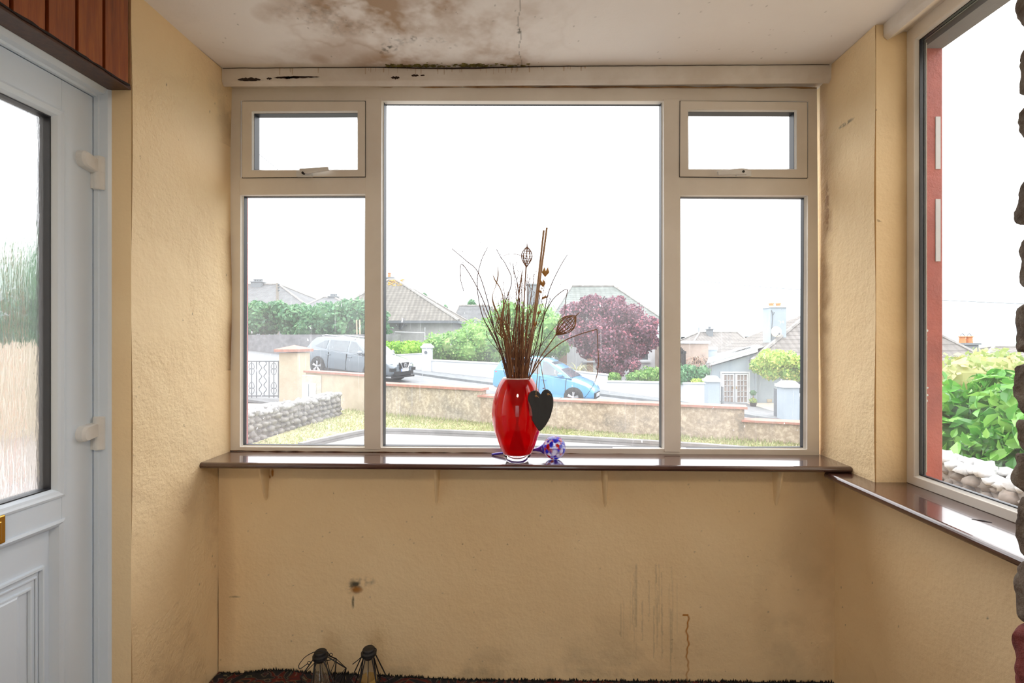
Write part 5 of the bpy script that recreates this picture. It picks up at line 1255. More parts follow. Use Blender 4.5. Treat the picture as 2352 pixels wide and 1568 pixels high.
# potted topiary
c = P(1730, 938, 21.6); tp = empty('potted_topiary', (c.x, 21.6, c.z), 'potted ball topiary with yellow flowers beside the french doors', 'potted plant')
mb = MB(); mb.lathe([(0, 0), (.10, 0), (.15, .26), (.16, .27), (.13, .27), (.12, .23), (0, .23)], c, 14); mb.build('pot', m_dark, tp)
mb = MB(); mb.tube([c + Vector((0, 0, .2)), c + Vector((0, 0, .62))], .015, 5); mb.build('stem', m_twig, tp)
mb = MB(); r = R_(71); pts_, d_ = crown_pts([(c.x, c.y, c.z + .70, .14, .14, .12)], 260, r); leaves(mb, pts_, d_, .05, r); mb.ball((c.x, c.y, c.z + .70), .11, 8); mb.build('ball_foliage', f_dark, tp)
mb = MB(); pts_, d_ = crown_pts([(c.x, c.y, c.z + .34, .15, .15, .13)], 260, r); leaves(mb, pts_, d_, .06, r); mb.build('flowers', f_yel, tp)
# roofs beyond the right window
Y = 17
a = P(2000, 0, Y); hx = empty('neighbouring_roof', (P(2150, 0, Y).x, Y, ZC - 3.4), 'grey tiled hip roof with a chimney seen through the right window', 'house')
top = P(2130, 755, Y + 2); e1 = P(2352, 866, Y); mb = MB(); e0 = Vector((top.x - 2.2, Y, e1.z)); roof_face(mb, [e0, e1, Vector((top.x, top.y, top.z))]); roof_face(mb, [e1, e1 + Vector((0, 6, 0)), top]); rf = mb.build('roof', t_warm, hx)
mb = MB(); mb.tube([top, e1], .07, 6); mb.build('ridge_tiles', MATS['ridge_tile_grey'], rf); MB().box(e0.x + .3, e1.x - .4, Y + .3, Y + 5, ZC - 3.4, e1.z + .02).build('wall', m_pale, hx)
a, b = P(2216, 792, Y + 3), P(2248, 792, Y + 3); chimney(hx, a.x, b.x, Y + 3, Y + 3.6, a.z - .9, a.z, [.3, .8], ph=.22)
mb = MB()
for f_ in (.3, .8):
    x = a.x + (b.x - a.x) * f_
    for s in (-1, 1): mb.tube([(x + s * .10, Y + 3.3, a.z + .34), (x + s * .05, Y + 3.3, a.z + .44), (x, Y + 3.3, a.z + .47)], .012, 4)
mb.build('pot_guards', m_iron, hx)
Y = 26; a = P(2255, 826, Y); b = P(2420, 826, Y)
house('neighbouring_roof', 'long low grey tiled roof at the right edge of the right window', a.x - .2, b.x + 3, Y, Y + 5, ZC - 5, P(0, 838, Y).z, P(0, 797, Y + 2.5).z, P(2283, 0, Y + 2.5).x, b.x + 1, m_pale, t_warm, .5)

# distant hills with fields, aerial haze put into their colours
mb = MB(); gy = [90, 140, 220, 330, 480, 640, 820, 1050, 1400]; gz = [-14, -15, -16, -15, -9, -3.5, 2, 9, 17]; n = 90; vs = []
for j, (y, z) in enumerate(zip(gy, gz)):
    for i in range(n):
        x = (-.9 + 2.3 * i / (n - 1)) * y + (0); s = i / (n - 1)
        vs.append((x, y, ZC + z * (.25 + .75 * min(1, max(0, (s - .3) * 3))) - (6 if s < .45 and j > 3 else 0) + noise.noise(Vector((x * .006, y * .004, 0))) * y * .006))
mb.add(vs, [(j * n + i, j * n + i + 1, (j + 1) * n + i + 1, (j + 1) * n + i) for j in range(len(gy) - 1) for i in range(n - 1)])
m, nt_, b_ = base_mat('hazy_distant_fields'); b_.inputs['Roughness'].default_value = 1; b_.inputs['Specular IOR Level'].default_value = 0
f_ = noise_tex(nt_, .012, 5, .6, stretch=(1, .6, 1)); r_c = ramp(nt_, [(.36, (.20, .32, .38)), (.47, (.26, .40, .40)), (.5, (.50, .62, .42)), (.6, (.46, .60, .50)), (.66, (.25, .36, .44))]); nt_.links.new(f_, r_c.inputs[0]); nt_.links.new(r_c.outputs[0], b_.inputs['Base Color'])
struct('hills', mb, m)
mb = MB(); r = random.Random(14)
for i in range(60): p = P(r.uniform(1560, 1640) if i < 20 else r.uniform(1690, 1725), r.uniform(768, 785), 160); mb.box(p.x - .8, p.x + r.uniform(.4, 1.6), p.y, p.y + 2, p.z - 6, p.z)
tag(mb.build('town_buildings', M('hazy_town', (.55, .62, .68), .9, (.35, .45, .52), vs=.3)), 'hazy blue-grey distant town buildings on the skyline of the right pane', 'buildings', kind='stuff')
a, b = P(1605, 775, 150), P(1605, 752, 150); mb = MB(); mb.tube([a, b], .12, 5); tag(mb.build('distant_mast', m_chim), 'thin distant mast on the skyline of the right pane', 'mast')
# pole, cables
Y = 34; mb = MB(); a, b = P(637, 780, Y), P(637, 650, Y); mb.tube([a, b], [.12, .09], 8); pole = mb.build('utility_pole', M('brown_pole', (.3, .27, .24), .9)); tag(pole, 'thin wooden utility pole rising above the hedge at the left', 'pole')
mb = MB()
for k in range(3): z = b.z - .15 - k * .2; mb = MB(); mb.box(b.x - .06, b.x + .14, Y - .06, Y + .06, z, z + .08); mb.build('insulator', m_iron, pole)
def cable(a, b, sag, r, label):
    mb = MB(); mb.tube([a.lerp(b, t / 24) - Vector((0, 0, sag * 4 * (t / 24) * (1 - t / 24))) for t in range(25)], r, 4); return tag(mb.build('overhead_cable', M('cable_grey', (.30, .33, .36), .6)), label, 'cable')
cable(P(2130, 687, 14), P(2600, 706, 14), .02, .011, 'dark overhead cable crossing the sky outside the right window')
cable(P(1500, 628, 40), P(1900, 668, 30), .2, .02, 'faint overhead cable crossing the sky of the right pane')
cable(P(560, 326, 20), P(720, 455, 30), .0, .016, 'thin overhead cable visible in the upper left vent pane')

# ================================================================== CARS (local frame: x forward, z up, origin on the ground mid-length)
def car(name, label, loc, rz, ry, L, Wd, top, body, cab, winds, wheelx, wr, paint, rails=False, grille='suv', sill_mat=None):
    """body: stations (x, half width factor, z bottom, z shoulder, z top); cab: (x0 rear base, x1 rear top, x2 front top, x3 front base, z base, z roof)"""
    rt = empty(name, loc, label, 'car', rz=rz, ry=ry); hw = Wd / 2
    mb = MB(); sec = []
    for x, wf_, z0, zs, zt in body:
        w = hw * wf_
        h = [(w * .80, z0), (w * .97, z0 + .08), (w, z0 + (zs - z0) * .35), (w * .985, z0 + (zs - z0) * .72), (w * .97, zs), (w * .86, zs + (zt - zs) * .7), (w * .55, zt), (0, zt + .008)]
        sec.append([(x, y, z) for y, z in h] + [(x, -y, z) for y, z in h[-2::-1]])
    n = len(sec[0]); vs = [v for s in sec for v in s]; fs = []
    for i in range(len(sec) - 1):
        for j in range(n - 1): a = i * n + j; fs.append((a, a + 1, a + n + 1, a + n))
        fs.append((i * n, i * n + n, i * n + 2 * n - 1, i * n + n - 1))
    fs += [tuple(range(n)), tuple(range((len(sec) - 1) * n, len(sec) * n))[::-1]]
    mb.add(vs, fs); bd = mb.build('body', paint, rt, local=True, smooth=True)
    bd.modifiers.new('split', 'EDGE_SPLIT').split_angle = math.radians(38)
    x0, x1, x2, x3, zb, zr = cab; wb, wt = hw * .93, hw * .70
    wy = lambda z: wb + (wt - wb) * ((z - zb) / (zr - zb)) ** 1.25
    mb = MB(); prof = [(x0, zb), (x0 + (x1 - x0) * .55, zb + (zr - zb) * .62), (x1, zr - .04), (x1 + .25, zr), ((x1 + x2) / 2, zr + .035), (x2 - .12, zr + .012), (x2 + .04, zr - .035), (x2 + (x3 - x2) * .5, zb + (zr - zb) * .52), (x3, zb - .02)]
    rings = []
    for t in (0, .35, .7, .93): rings.append([(x, wy(zb + (z - zb) * t) if z > zb else wb, zb + (z - zb) * t) for x, z in prof])
    rings.append([(x, (wt - .12) if z > zb + .3 else wb * .9, z) for x, z in prof])
    m_ = len(prof); vs = [v for rg in rings for v in rg] + [(x, -y, z) for rg in rings for x, y, z in rg]; o = 5 * m_; fs = []
    # straightforward hull: side rings then roof strip
    for k in range(4):
        for j in range(m_ - 1):
            a = k * m_ + j; fs.append((a, a + 1, a + m_ + 1, a + m_)); fs.append((o + a, o + a + m_, o + a + m_ + 1, o + a + 1))
    for j in range(m_ - 1): a = 4 * m_ + j; fs.append((a, a + 1, o + a + 1, o + a))
    mb.add(vs, fs); cb = mb.build('cabin', paint, rt, local=True, smooth=True); cb.modifiers.new('split', 'EDGE_SPLIT').split_angle = math.radians(40)
    for s in (1, -1):
        for poly in winds:
            mb = MB()
            f_ = [(x, s * (wy(z) + .012), z) for x, z in poly]; b_ = [(x, s * (wy(z) - .01), z) for x, z in poly]; k = len(poly)
            mb.add(f_ + b_, [tuple(range(k)), tuple(range(2 * k - 1, k - 1, -1))] + [(i, (i + 1) % k, (i + 1) % k + k, i + k) for i in range(k)]); mb.build('side_window', m_cglass, rt, local=True)
    mb = MB(); f0, f1 = (x2 + .08, zr - .07), (x3 - .05, zb + .04); o_ = .03
    mb.slab([(f1[0] + o_, -wb * .88, f1[1]), (f1[0] + o_, wb * .88, f1[1]), ((f0[0] + o_), wt * .86, f0[1]), ((f0[0] + o_), -wt * .86, f0[1])], (-.02, 0, -.02)); mb.build('windscreen', m_cglass, rt, local=True)
    mb = MB(); mb.slab([(x0 + .02, -wb * .85, zb + .10), (x0 + .02, wb * .85, zb + .10), (x1 - .06, wt * .9, zr - .10), (x1 - .06, -wt * .9, zr - .10)], (.02, 0, 0)); mb.build('rear_window', m_cglass, rt, local=True)
    for wx in wheelx:
        for s in (1, -1):
            mb = MB(); c = (wx, s * (hw - .10), wr + .01)
            mb.lathe([(0, -.1), (wr * 1.13, -.1), (wr * 1.13, .095), (wr * 1.02, .106), (wr * .9, .1), (0, .1)], c, 28, (0, s, 0)); ar = mb.build('wheel_arch', sill_mat or M('arch_black', (.03, .032, .035), .8), rt, local=True)
            mb = MB(); c = (wx, s * (hw - .03), wr); mb.lathe([(wr * .64, -.12), (wr * .96, -.12), (wr, -.08), (wr, .04), (wr * .95, .065), (wr * .66, .07), (wr * .64, .05)], c, 28, (0, s, 0)); wh = mb.build('wheel', m_tyre, rt, local=True, smooth=False)
            mb = MB(); mb.lathe([(0, .0), (wr * .62, .0), (wr * .64, .06), (wr * .67, .062), (wr * .67, .0)], c, 28, (0, s, 0)); mb.cur = 0; rb = mb.build('hub', m_iron, wh, local=True)
            mb = MB()
            for k in range(5):
                a = k * 2 * PI / 5 + .3
                for da in (-.14, .14): mb.tube([(c[0] + math.cos(a) * wr * .1, c[1] + s * .055, c[2] + math.sin(a) * wr * .1), (c[0] + math.cos(a + da) * wr * .63, c[1] + s * .06, c[2] + math.sin(a + da) * wr * .63)], .026, 5)
            mb.ball((c[0], c[1] + s * .05, c[2]), .06, 8); mb.build('rim_spokes', m_rim, wh, local=True)
    xr = body[0][0]; xf = body[-1][0]; zsf = body[-3][3]
    for s in (1, -1):
        mb = MB(); mb.ball((xr + .16, s * hw * .80, zb - .05), 1, 10, (.17, .13, .10)); mb.build('tail_light', M('red_tail_light', (.65, .03, .03), .25), rt, local=True, smooth=True)
        mb = MB(); mb.ball((xf - .36, s * hw * .70, zsf - .02), 1, 12, (.30, .14, .085)); mb.build('headlight', M('headlight_glass', (.80, .84, .88), .08, (.5, .55, .6), vs=20), rt, local=True, smooth=True)
        mb = MB(); mb.ball((x3 - .38, s * (hw + .10), zb + .10), 1, 10, (.09, .13, .08)); mb.tube([(x3 - .4, s * hw * .9, zb + .04), (x3 - .38, s * (hw + .06), zb + .08)], .03, 5); mb.build('wing_mirror', paint, rt, local=True, smooth=True)
        for hx in winds_handles(winds): mb = MB(); mb.tube([(hx - .10, s * (hw * .985 + .01), zb - .13), (hx + .1, s * (hw * .985 + .01), zb - .12)], .02, 6); mb.build('door_handle', paint, rt, local=True)
        if rails: mb = MB(); mb.tube([(x1 + .2, s * (wt - .08), zr + .02), (x1 + .4, s * (wt - .07), zr + .075), (x2 - .4, s * (wt - .07), zr + .075), (x2 - .15, s * (wt - .08), zr + .015)], .022, 6); mb.build('roof_rail', m_rim, rt, local=True)
    for s in (1, -1):
        for hx in door_gaps(winds): mb = MB(); mb.box(hx - .008, hx + .008, s * (hw * .96), s * (hw + .003), .34, zb - .02); mb.build('door_gap', m_gask, rt, local=True)
    # front: grille, lower intake, plate
    mb = MB(); z = zsf - .05
    if grille == 'suv':
        mb.box(xf - .05, xf + .035, -.30, .30, z - .20, z + .06); gr_ = mb.build('grille', m_dark, rt, local=True)
        mb = MB(); mb.tube([(xf + .045, -.30, z + .06), (xf + .05, -.16, z - .17), (xf + .055, .16, z - .17), (xf + .045, .30, z + .06)], .028, 6)
        mb.lathe([(.065, -.01), (.085, -.01), (.085, .015), (.065, .015), (.065, -.01)], (xf + .06, 0, z - .04), 18, (1, 0, 0)); mb.box(xf + .05, xf + .07, -.10, .10, z - .058, z - .022); mb.build('chrome_trim', m_rim, gr_, local=True)
        mb = MB(); mb.box(xf - .05, xf + .02, -.62, .62, .33, .47); mb.box(xf - .10, xf + .01, -.78, -.50, .48, .60); mb.box(xf - .10, xf + .01, .50, .78, .48, .60); mb.build('bumper_intake', m_dark, rt, local=True)
        mb = MB(); mb.box(xf - .06, xf + .035, -.7, .7, .22, .29); mb.build('skid_strip', m_dark, rt, local=True)
    else:
        mb.box(xf - .05, xf + .02, -.45, .45, .26, .48); mb.build('grille', m_dark, rt, local=True)
        for s in (1, -1): mb = MB(); mb.ball((xf - .15, s * hw * .76, .42), 1, 8, (.09, .05, .08)); mb.build('fog_light', m_rim, rt, local=True)
    mb = MB(); zp = .52 if grille == 'suv' else .40; mb.box(xf + .03, xf + .05, -.24, .24, zp - .055, zp + .055); pl_ = mb.build('number_plate', M('plate_white', (.80, .82, .84), .4), rt, local=True)
    mb = MB(); mb.box(xf + .051, xf + .053, -.24, -.20, zp - .055, zp + .055); mb.build('plate_band', M('plate_blue', (.03, .10, .45), .4), pl_, local=True)
    for side in (1, -1): mb = MB(); mb.box(wheelx[0] + wr * 1.1, wheelx[1] - wr * 1.1, side * hw * .93, side * (hw + .006), .20, .32); mb.build('side_skirt', m_dark if rails else paint, rt, local=True)
    return rt
def winds_handles(w): return [p[0][0] + .12 for p in w[:2]]
def door_gaps(w): return [max(x for x, z in w[0]) + .035, max(x for x, z in w[1]) + .06, min(x for x, z in w[0]) + .12]
silver = M('silver_grey_car_paint', (.19, .22, .25), .25, (.18, .21, .24), metal=.5, coat=.6)
blue = M('light_blue_car_paint', (.12, .36, .62), .25, (.11, .34, .60), metal=.2, coat=.6)
slope = math.atan(.085)
def place(px, Y): p = P(px, 800, Y); return (p.x, Y, road_z(p.x))
# compact SUV, 4.4 m
body = [(-2.18, .80, .42, .80, .88), (-2.12, .93, .32, .92, 1.02), (-1.75, 1.0, .26, .98, 1.08), (-.9, 1.0, .24, .99, 1.06), (.3, 1.0, .24, .96, 1.04), (.95, 1.0, .25, .93, 1.05), (1.45, .99, .26, .88, .98), (1.85, .94, .25, .80, .90), (2.08, .84, .27, .70, .78), (2.18, .70, .32, .62, .66)]
car('parked_suv', 'silver-grey compact suv parked nose to the right beyond the cream gate pillar', place(824, 19.8), math.radians(-21), slope, 4.38, 1.82, 1.6,
    body, (-2.05, -1.72, .35, 1.20, .98, 1.54), [[(-.95, 1.05), (-.92, 1.44), (.02, 1.46), (.05, 1.04)], [(.12, 1.04), (.10, 1.46), (.34, 1.45), (.98, 1.02)], [(-1.62, 1.14), (-1.22, 1.38), (-1.02, 1.42), (-1.04, 1.08)]], (-1.33, 1.31), .345, silver, rails=True, grille='suv', sill_mat=m_dark)
# small hatchback, 3.7 m
body = [(-1.84, .82, .40, .85, .95), (-1.80, .95, .30, .92, 1.02), (-1.5, 1.0, .24, .95, 1.05), (-.8, 1.0, .22, .93, 1.00), (.2, 1.0, .22, .90, .97), (.85, 1.0, .22, .86, .97), (1.25, .98, .22, .80, .90), (1.58, .92, .22, .71, .79), (1.76, .82, .24, .60, .66), (1.84, .68, .28, .52, .55)]
car('parked_hatchback', 'light blue hatchback parked beyond the front wall behind the red vase', place(1254, 17.6), math.radians(-19), slope, 3.7, 1.68, 1.5,
    body, (-1.78, -1.50, .12, 1.08, .92, 1.47), [[(-.82, .98), (-.80, 1.38), (-.10, 1.40), (-.08, .96)], [(-.01, .96), (-.03, 1.40), (.12, 1.39), (.84, .95)], [(-1.38, 1.08), (-1.2, 1.34), (-.90, 1.37), (-.90, .99)]], (-1.16, 1.20), .30, blue, rails=False, grille='hatch')

# ================================================================== THINGS ON THE SILL
VX, VY = (1187 - 1215) / 1110 * 1.81 + .002, 1.806
# red glass vase
def red_glass():
    m, nt, b = base_mat('red_cased_glass'); b.inputs['Base Color'].default_value = (.42, .0, .006, 1); b.inputs['Roughness'].default_value = .05; b.inputs['Coat Weight'].default_value = 1.0; b.inputs['Coat Roughness'].default_value = .02
    t = nt.nodes.new('ShaderNodeBsdfTranslucent'); t.inputs[0].default_value = (1, .005, .01, 1)
    tr = nt.nodes.new('ShaderNodeBsdfTransparent'); tr.inputs[0].default_value = (1, .02, .02, 1)
    m0 = nt.nodes.new('ShaderNodeMixShader'); m0.inputs[0].default_value = .55; nt.links.new(t.outputs[0], m0.inputs[1]); nt.links.new(tr.outputs[0], m0.inputs[2])
    mx = nt.nodes.new('ShaderNodeMixShader'); mx.inputs[0].default_value = .46; nt.links.new(b.outputs[0], mx.inputs[1]); nt.links.new(m0.outputs[0], mx.inputs[2]); nt.links.new(mx.outputs[0], nt.nodes['Material Output'].inputs[0]); return m
m_rg = red_glass()
m_cg = base_mat('clear_thick_glass')[0]
nt_ = m_cg.node_tree; b_ = nt_.nodes['Principled BSDF']; b_.inputs['Base Color'].default_value = (1, .97, .97, 1); b_.inputs['Roughness'].default_value = .02; b_.inputs['Transmission Weight'].default_value = 1; b_.inputs['IOR'].default_value = 1.45
zb = ZS; k = VY / 1110
def hv(px, py): return (abs(px) * k, (1066 - py) * k)
vase = empty('vase', (VX, VY, ZS), 'tall red glass vase with a clear base standing on the brown window sill', 'vase')
profp = [(33, 1046), (38, 1036), (47, 1012), (54, 990), (58, 965), (58.5, 950), (56, 930), (50, 908), (43, 890), (36, 878), (34, 876)]
zfix = lambda py: (1066 - py) * k
mb = MB(); outer = [(0.001, zfix(1047)), (31 * k, zfix(1047))] + [(px * k, zfix(py)) for px, py in profp]
pp_ = catmull([Vector((a, b, 0)) for a, b in outer[2:]], 4); mb.lathe([(.0005, zfix(1047)), (31 * k, zfix(1047))] + [(p.x, p.y) for p in pp_], (VX, VY, ZS), 56)
vb = mb.build('vase_body', m_rg, vase, smooth=True)
mb = MB(); mb.lathe([(34 * k, zfix(876)), (34.2 * k, zfix(874.6)), (33 * k, zfix(873.8)), (30.5 * k, zfix(874.5)), (30.5 * k, zfix(877))], (VX, VY, ZS), 56)
mb.build('rim', M('white_glass_rim', (.85, .78, .78), .08, (.85, .7, .7), coat=.5), vase, smooth=True)
mb = MB(); mb.lathe([(.0005, .0008), (22 * k, .0008), (25 * k, .003), (32.6 * k, zfix(1048)), (31 * k, zfix(1047.6)), (.0005, zfix(1047.6))], (VX, VY, ZS), 48); mb.build('vase_base', m_cg, vase, smooth=True)

vase.location.z += .0045
# spotted blown glass ball with a long neck
def ball_glass():
    m, nt, b = base_mat('spotted_blown_glass'); b.inputs['Roughness'].default_value = .03; b.inputs['Coat Weight'].default_value = 1; b.inputs['Coat Roughness'].default_value = .02
    t = nt.nodes.new('ShaderNodeTexCoord'); v = nt.nodes.new('ShaderNodeTexVoronoi'); v.inputs['Scale'].default_value = 62; nt.links.new(t.outputs['Object'], v.inputs['Vector'])
    s = nt.nodes.new('ShaderNodeSeparateColor'); nt.links.new(v.outputs['Color'], s.inputs[0])
    r = ramp(nt, [(0, (.02, .03, .62)), (.36, (.04, .06, .75)), (.38, (.55, .015, .01)), (.66, (.75, .03, .02)), (.68, (.85, .88, .95)), (1, (.9, .9, .95))]); r.color_ramp.interpolation = 'CONSTANT'
    nt.links.new(s.outputs[0], r.inputs[0]); nt.links.new(r.outputs[0], b.inputs['Base Color'])
    tl = nt.nodes.new('ShaderNodeBsdfTranslucent'); nt.links.new(r.outputs[0], tl.inputs[0]); mx = nt.nodes.new('ShaderNodeMixShader'); mx.inputs[0].default_value = .45; nt.links.new(b.outputs[0], mx.inputs[1]); nt.links.new(tl.outputs[0], mx.inputs[2])
    tr = nt.nodes.new('ShaderNodeBsdfTransparent'); tr.inputs[0].default_value = (.85, .88, 1, 1); d = nt.nodes.new('ShaderNodeMapRange'); nt.links.new(v.outputs['Distance'], d.inputs[0]); d.inputs[1].default_value = .35; d.inputs[2].default_value = .7; d.inputs[3].default_value = 0; d.inputs[4].default_value = .75
    m2 = nt.nodes.new('ShaderNodeMixShader'); nt.links.new(d.outputs[0], m2.inputs[0]); nt.links.new(mx.outputs[0], m2.inputs[1]); nt.links.new(tr.outputs[0], m2.inputs[2]); nt.links.new(m2.outputs[0], nt.nodes['Material Output'].inputs[0]); return m
by = 1.842; br = 26.5 * by / 1110; bc = Vector((P(1273, 1031, by).x, by, ZS + br)); tip = Vector((P(1130, 1047, 1.895).x, 1.895, ZS + .005))
orn = empty('glass_ball_ornament', (bc.x, bc.y, ZS), 'red, white and blue spotted glass ball with long blue neck, lying beside the vase', 'ornament')
ax = (tip - bc).normalized(); mb = MB(); mb.ball(bc, br, 40); mb.build('glass_ball', ball_glass(), orn, smooth=True)
mb = MB(); n_ = 14; pts = [bc + (tip - bc) * t for t in np.linspace((br * .9) / (tip - bc).length, 1, n_)]
mb.tube(pts, [.0165 * (1 - min(1, s * 5)) ** 1.6 + .0045 for s in np.linspace(0, 1, n_)], 16)
m_nb = M('blue_violet_glass', (.06, .04, .60), .06, (.10, .03, .5), coat=.8); nb = mb.build('neck', m_nb, orn, smooth=True)

orn.location.z += .004
# ------------------------------------------------------------------ dried stems, every one its own thing
mouth = Vector((VX, VY, ZS + zfix(876)))
def pt(px, py, dy=0): return P(px, py, VY + dy)
def inside(x, dy):
    """continue a stem from the mouth down to the bottom of the vase"""
    p = pt(x, 877, dy); q = Vector((VX + (p.x - VX) * .2 - (p.x - VX) * .9, VY - dy * .4, ZS + .045)); return [q, p.lerp(q, .45), p]
def stem_thing(name, path, dy, r0, r1, mat, label, cat, group=None, twist=0):
    a = path[0]; pts = inside(a[0], dy) + [pt(x, y, dy * (1 + .012 * (877 - y)) + 0) for x, y in path[1:]]
    pts = catmull(pts, 5); mb = MB(); mb.tube(pts, list(np.linspace(r0, r1, len(pts))), 6)
    return mb, pts
GT = 'fine dried twigs in the red vase'; FAN = []; STK = []
LAST = [None]
def twig(path, dy, r0=.0013, r1=.0005, mat=None, label='thin dark dried twig fanning up out of the red vase', group=GT, side=0, seed=0, cat='dried twig'):
    mb, pts = stem_thing('dried_twig', path, dy, r0, r1, mat, label, cat)
    r = random.Random(seed)
    for k in range(side):
        i = r.randrange(int(len(pts) * .45), len(pts) - 2); p = pts[i]; s = r.choice((-1, 1)); L = r.uniform(.012, .05)
        q = p + Vector((s * L * .45, r.uniform(-.3, .3) * L, L)); mb.tube(catmull([p, p.lerp(q, .5) + Vector((s * .004, 0, -.002)), q], 3), .0005, 4)
        if r.random() < .7: mb.ball(q, .0012, 5, (1, 1, 1.8))
    for k in range(side * 2):
        i = r.randrange(int(len(pts) * .5), len(pts) - 1); mb.ball(pts[i] + Vector((r.uniform(-.0015, .0015), 0, 0)), .0011, 5, (1, 1, 1.7))
    o = mb.build('dried_twig', mat or m_twigd); LAST[0] = o; return tag(o, label, cat, group)
r = random.Random(42)
for i in range(62):
    bx_ = r.uniform(1164, 1212); f_ = (bx_ - 1188) / 24; tx = 1188 + f_ * 48 + r.gauss(0, 20) + (r.random() ** 2 * 30 * (1 if r.random() < .5 else -1)); ty = r.triangular(585, 790, 690) + abs(tx - 1195) * .5
    ty = min(ty, 800); mx_ = bx_ + (tx - bx_) * .35 + r.uniform(-6, 6); my = 877 + (ty - 877) * .5; dy = f_ * .0 + r.uniform(-.018, .018)
    d = i % 3
    twig([(bx_, 877), (mx_, my), (tx - (tx - bx_) * .12, ty + 22), (tx, ty)], dy, .0017 if d else .0024, .0006 if d else .0009, m_twigd if d == 1 else m_twig, side=4 + d, seed=i); FAN.append((tx, ty, LAST[0]))
for i in range(26):   # dense lower bundle of thicker brown stalks
    bx_ = r.uniform(1166, 1210); f_ = (bx_ - 1188) / 22; tx = 1188 + f_ * 40 + r.gauss(0, 9); ty = r.uniform(715, 815)
    twig([(bx_, 877), (bx_ + (tx - bx_) * .45, 877 + (ty - 877) * .5), (tx, ty)], r.uniform(-.02, .02), .0029, .0016, m_twig, 'short thick brown stalk in the dense lower part of the dried bunch', 'thick brown stalks in the red vase', side=2, seed=200 + i, cat='dried stalk'); STK.append((tx, ty, LAST[0]))
ONES = ['first', 'second', 'third', 'fourth', 'fifth', 'sixth', 'seventh', 'eighth', 'ninth', 'tenth', 'eleventh', 'twelfth', 'thirteenth', 'fourteenth', 'fifteenth', 'sixteenth', 'seventeenth', 'eighteenth', 'nineteenth', 'twentieth', 'twenty-first', 'twenty-second', 'twenty-third', 'twenty-fourth', 'twenty-fifth', 'twenty-sixth', 'twenty-seventh', 'twenty-eighth', 'twenty-ninth', 'thirtieth']
def lab_rank(lst, fmt):
    lst = sorted(lst, key=lambda t: t[0]); n = len(lst)
    for k, t in enumerate(lst):
        w = 'leftmost' if k == 0 else 'rightmost' if k == n - 1 else (ONES[k] + ' from left') if k <= n // 2 else (ONES[n - 1 - k] + ' from right')
        t[2]['label'] = fmt % w
ys_t = sorted(t[1] for t in FAN); q1, q2 = ys_t[len(ys_t) // 3], ys_t[2 * len(ys_t) // 3]
lab_rank([t for t in FAN if t[1] < q1], 'tall fine dried twig against the sky, %s of the tall ones')
lab_rank([t for t in FAN if q1 <= t[1] < q2], 'mid-height fine dried twig above the roofs, %s of these')
lab_rank([t for t in FAN if t[1] >= q2], 'short fine dried twig before the green tree, %s of the short')
lab_rank(STK, 'thick brown stalk low in the dense bunch, tip %s')
arcs = [([(1172, 877), (1160, 830), (1138, 765), (1110, 690), (1085, 640), (1060, 606), (1058, 640), (1065, 668)], 'long thin arching twig at far left whose tip hangs straight down'),
        ([(1170, 877), (1158, 825), (1137, 765), (1120, 690), (1098, 625), (1070, 598), (1038, 571)], 'longest thin arching twig at left ending in the highest left tip'),
        ([(1173, 877), (1152, 815), (1125, 760), (1105, 715), (1096, 650), (1105, 600), (1120, 568)], 'thin twig at left that bows outward and bends back up to the right'),
        ([(1176, 877), (1165, 800), (1150, 730), (1175, 650), (1163, 610), (1150, 590), (1140, 572)], 'thin twig left of centre leaning to the left at its tip'),
        ([(1172, 877), (1145, 800), (1130, 765), (1112, 735), (1104, 710)], 'short thin twig low on the left side bending outward'),
        ([(1214, 877), (1240, 800), (1250, 720), (1262, 665), (1285, 615), (1303, 585)], 'thin beaded twig leaning to the highest right tip'),
        ([(1212, 877), (1232, 790), (1248, 730), (1262, 700), (1277, 680), (1302, 664), (1299, 690), (1297, 720)], 'thin twig at right with its tip broken and hanging over the grey roof'),
        ([(1190, 877), (1194, 740), (1190, 660), (1181, 625), (1178, 604)], 'dark twig near the centre with a bare pointed top')]
for i, (pth, lb) in enumerate(arcs): twig(pth, r.uniform(-.015, .015), .0023, .0011, m_twigd, lb, None, side=3, seed=300 + i)
# broken reed on the right
mb, pts = stem_thing('x', [(1212, 877), (1228, 850), (1250, 820), (1290, 786), (1330, 768), (1371, 756)], -.02, .0026, .0017, m_twig, '', ''); a = pts[-1]
mb.tube(catmull([a, pt(1373, 790, -.055), pt(1374, 840, -.055), pt(1368, 872, -.055), pt(1355, 897, -.055), pt(1342, 914, -.055)], 4), [.0015] * 12 + [.0007] * 9, 5)
tag(mb.build('broken_reed', m_twig), 'long reed leaning right with its snapped end hanging down over the purple tree', 'dried reed')
# two straight canes
for (tx, ty, dx, lb) in ((1249, 529, 0, 'shorter of the two straight tan canes rising from the bunch'), (1256, 523, 4, 'taller straight tan cane, the highest tip of the bunch')):
    mb, pts = stem_thing('x', [(1203 + dx, 877), (1217 + dx * .8, 790), (1232 + dx * .8, 680), (tx, ty)], .004 + dx * .001, .0042, .0038, m_cane, '', ''); tag(mb.build('straight_cane', m_cane), lb, 'cane')
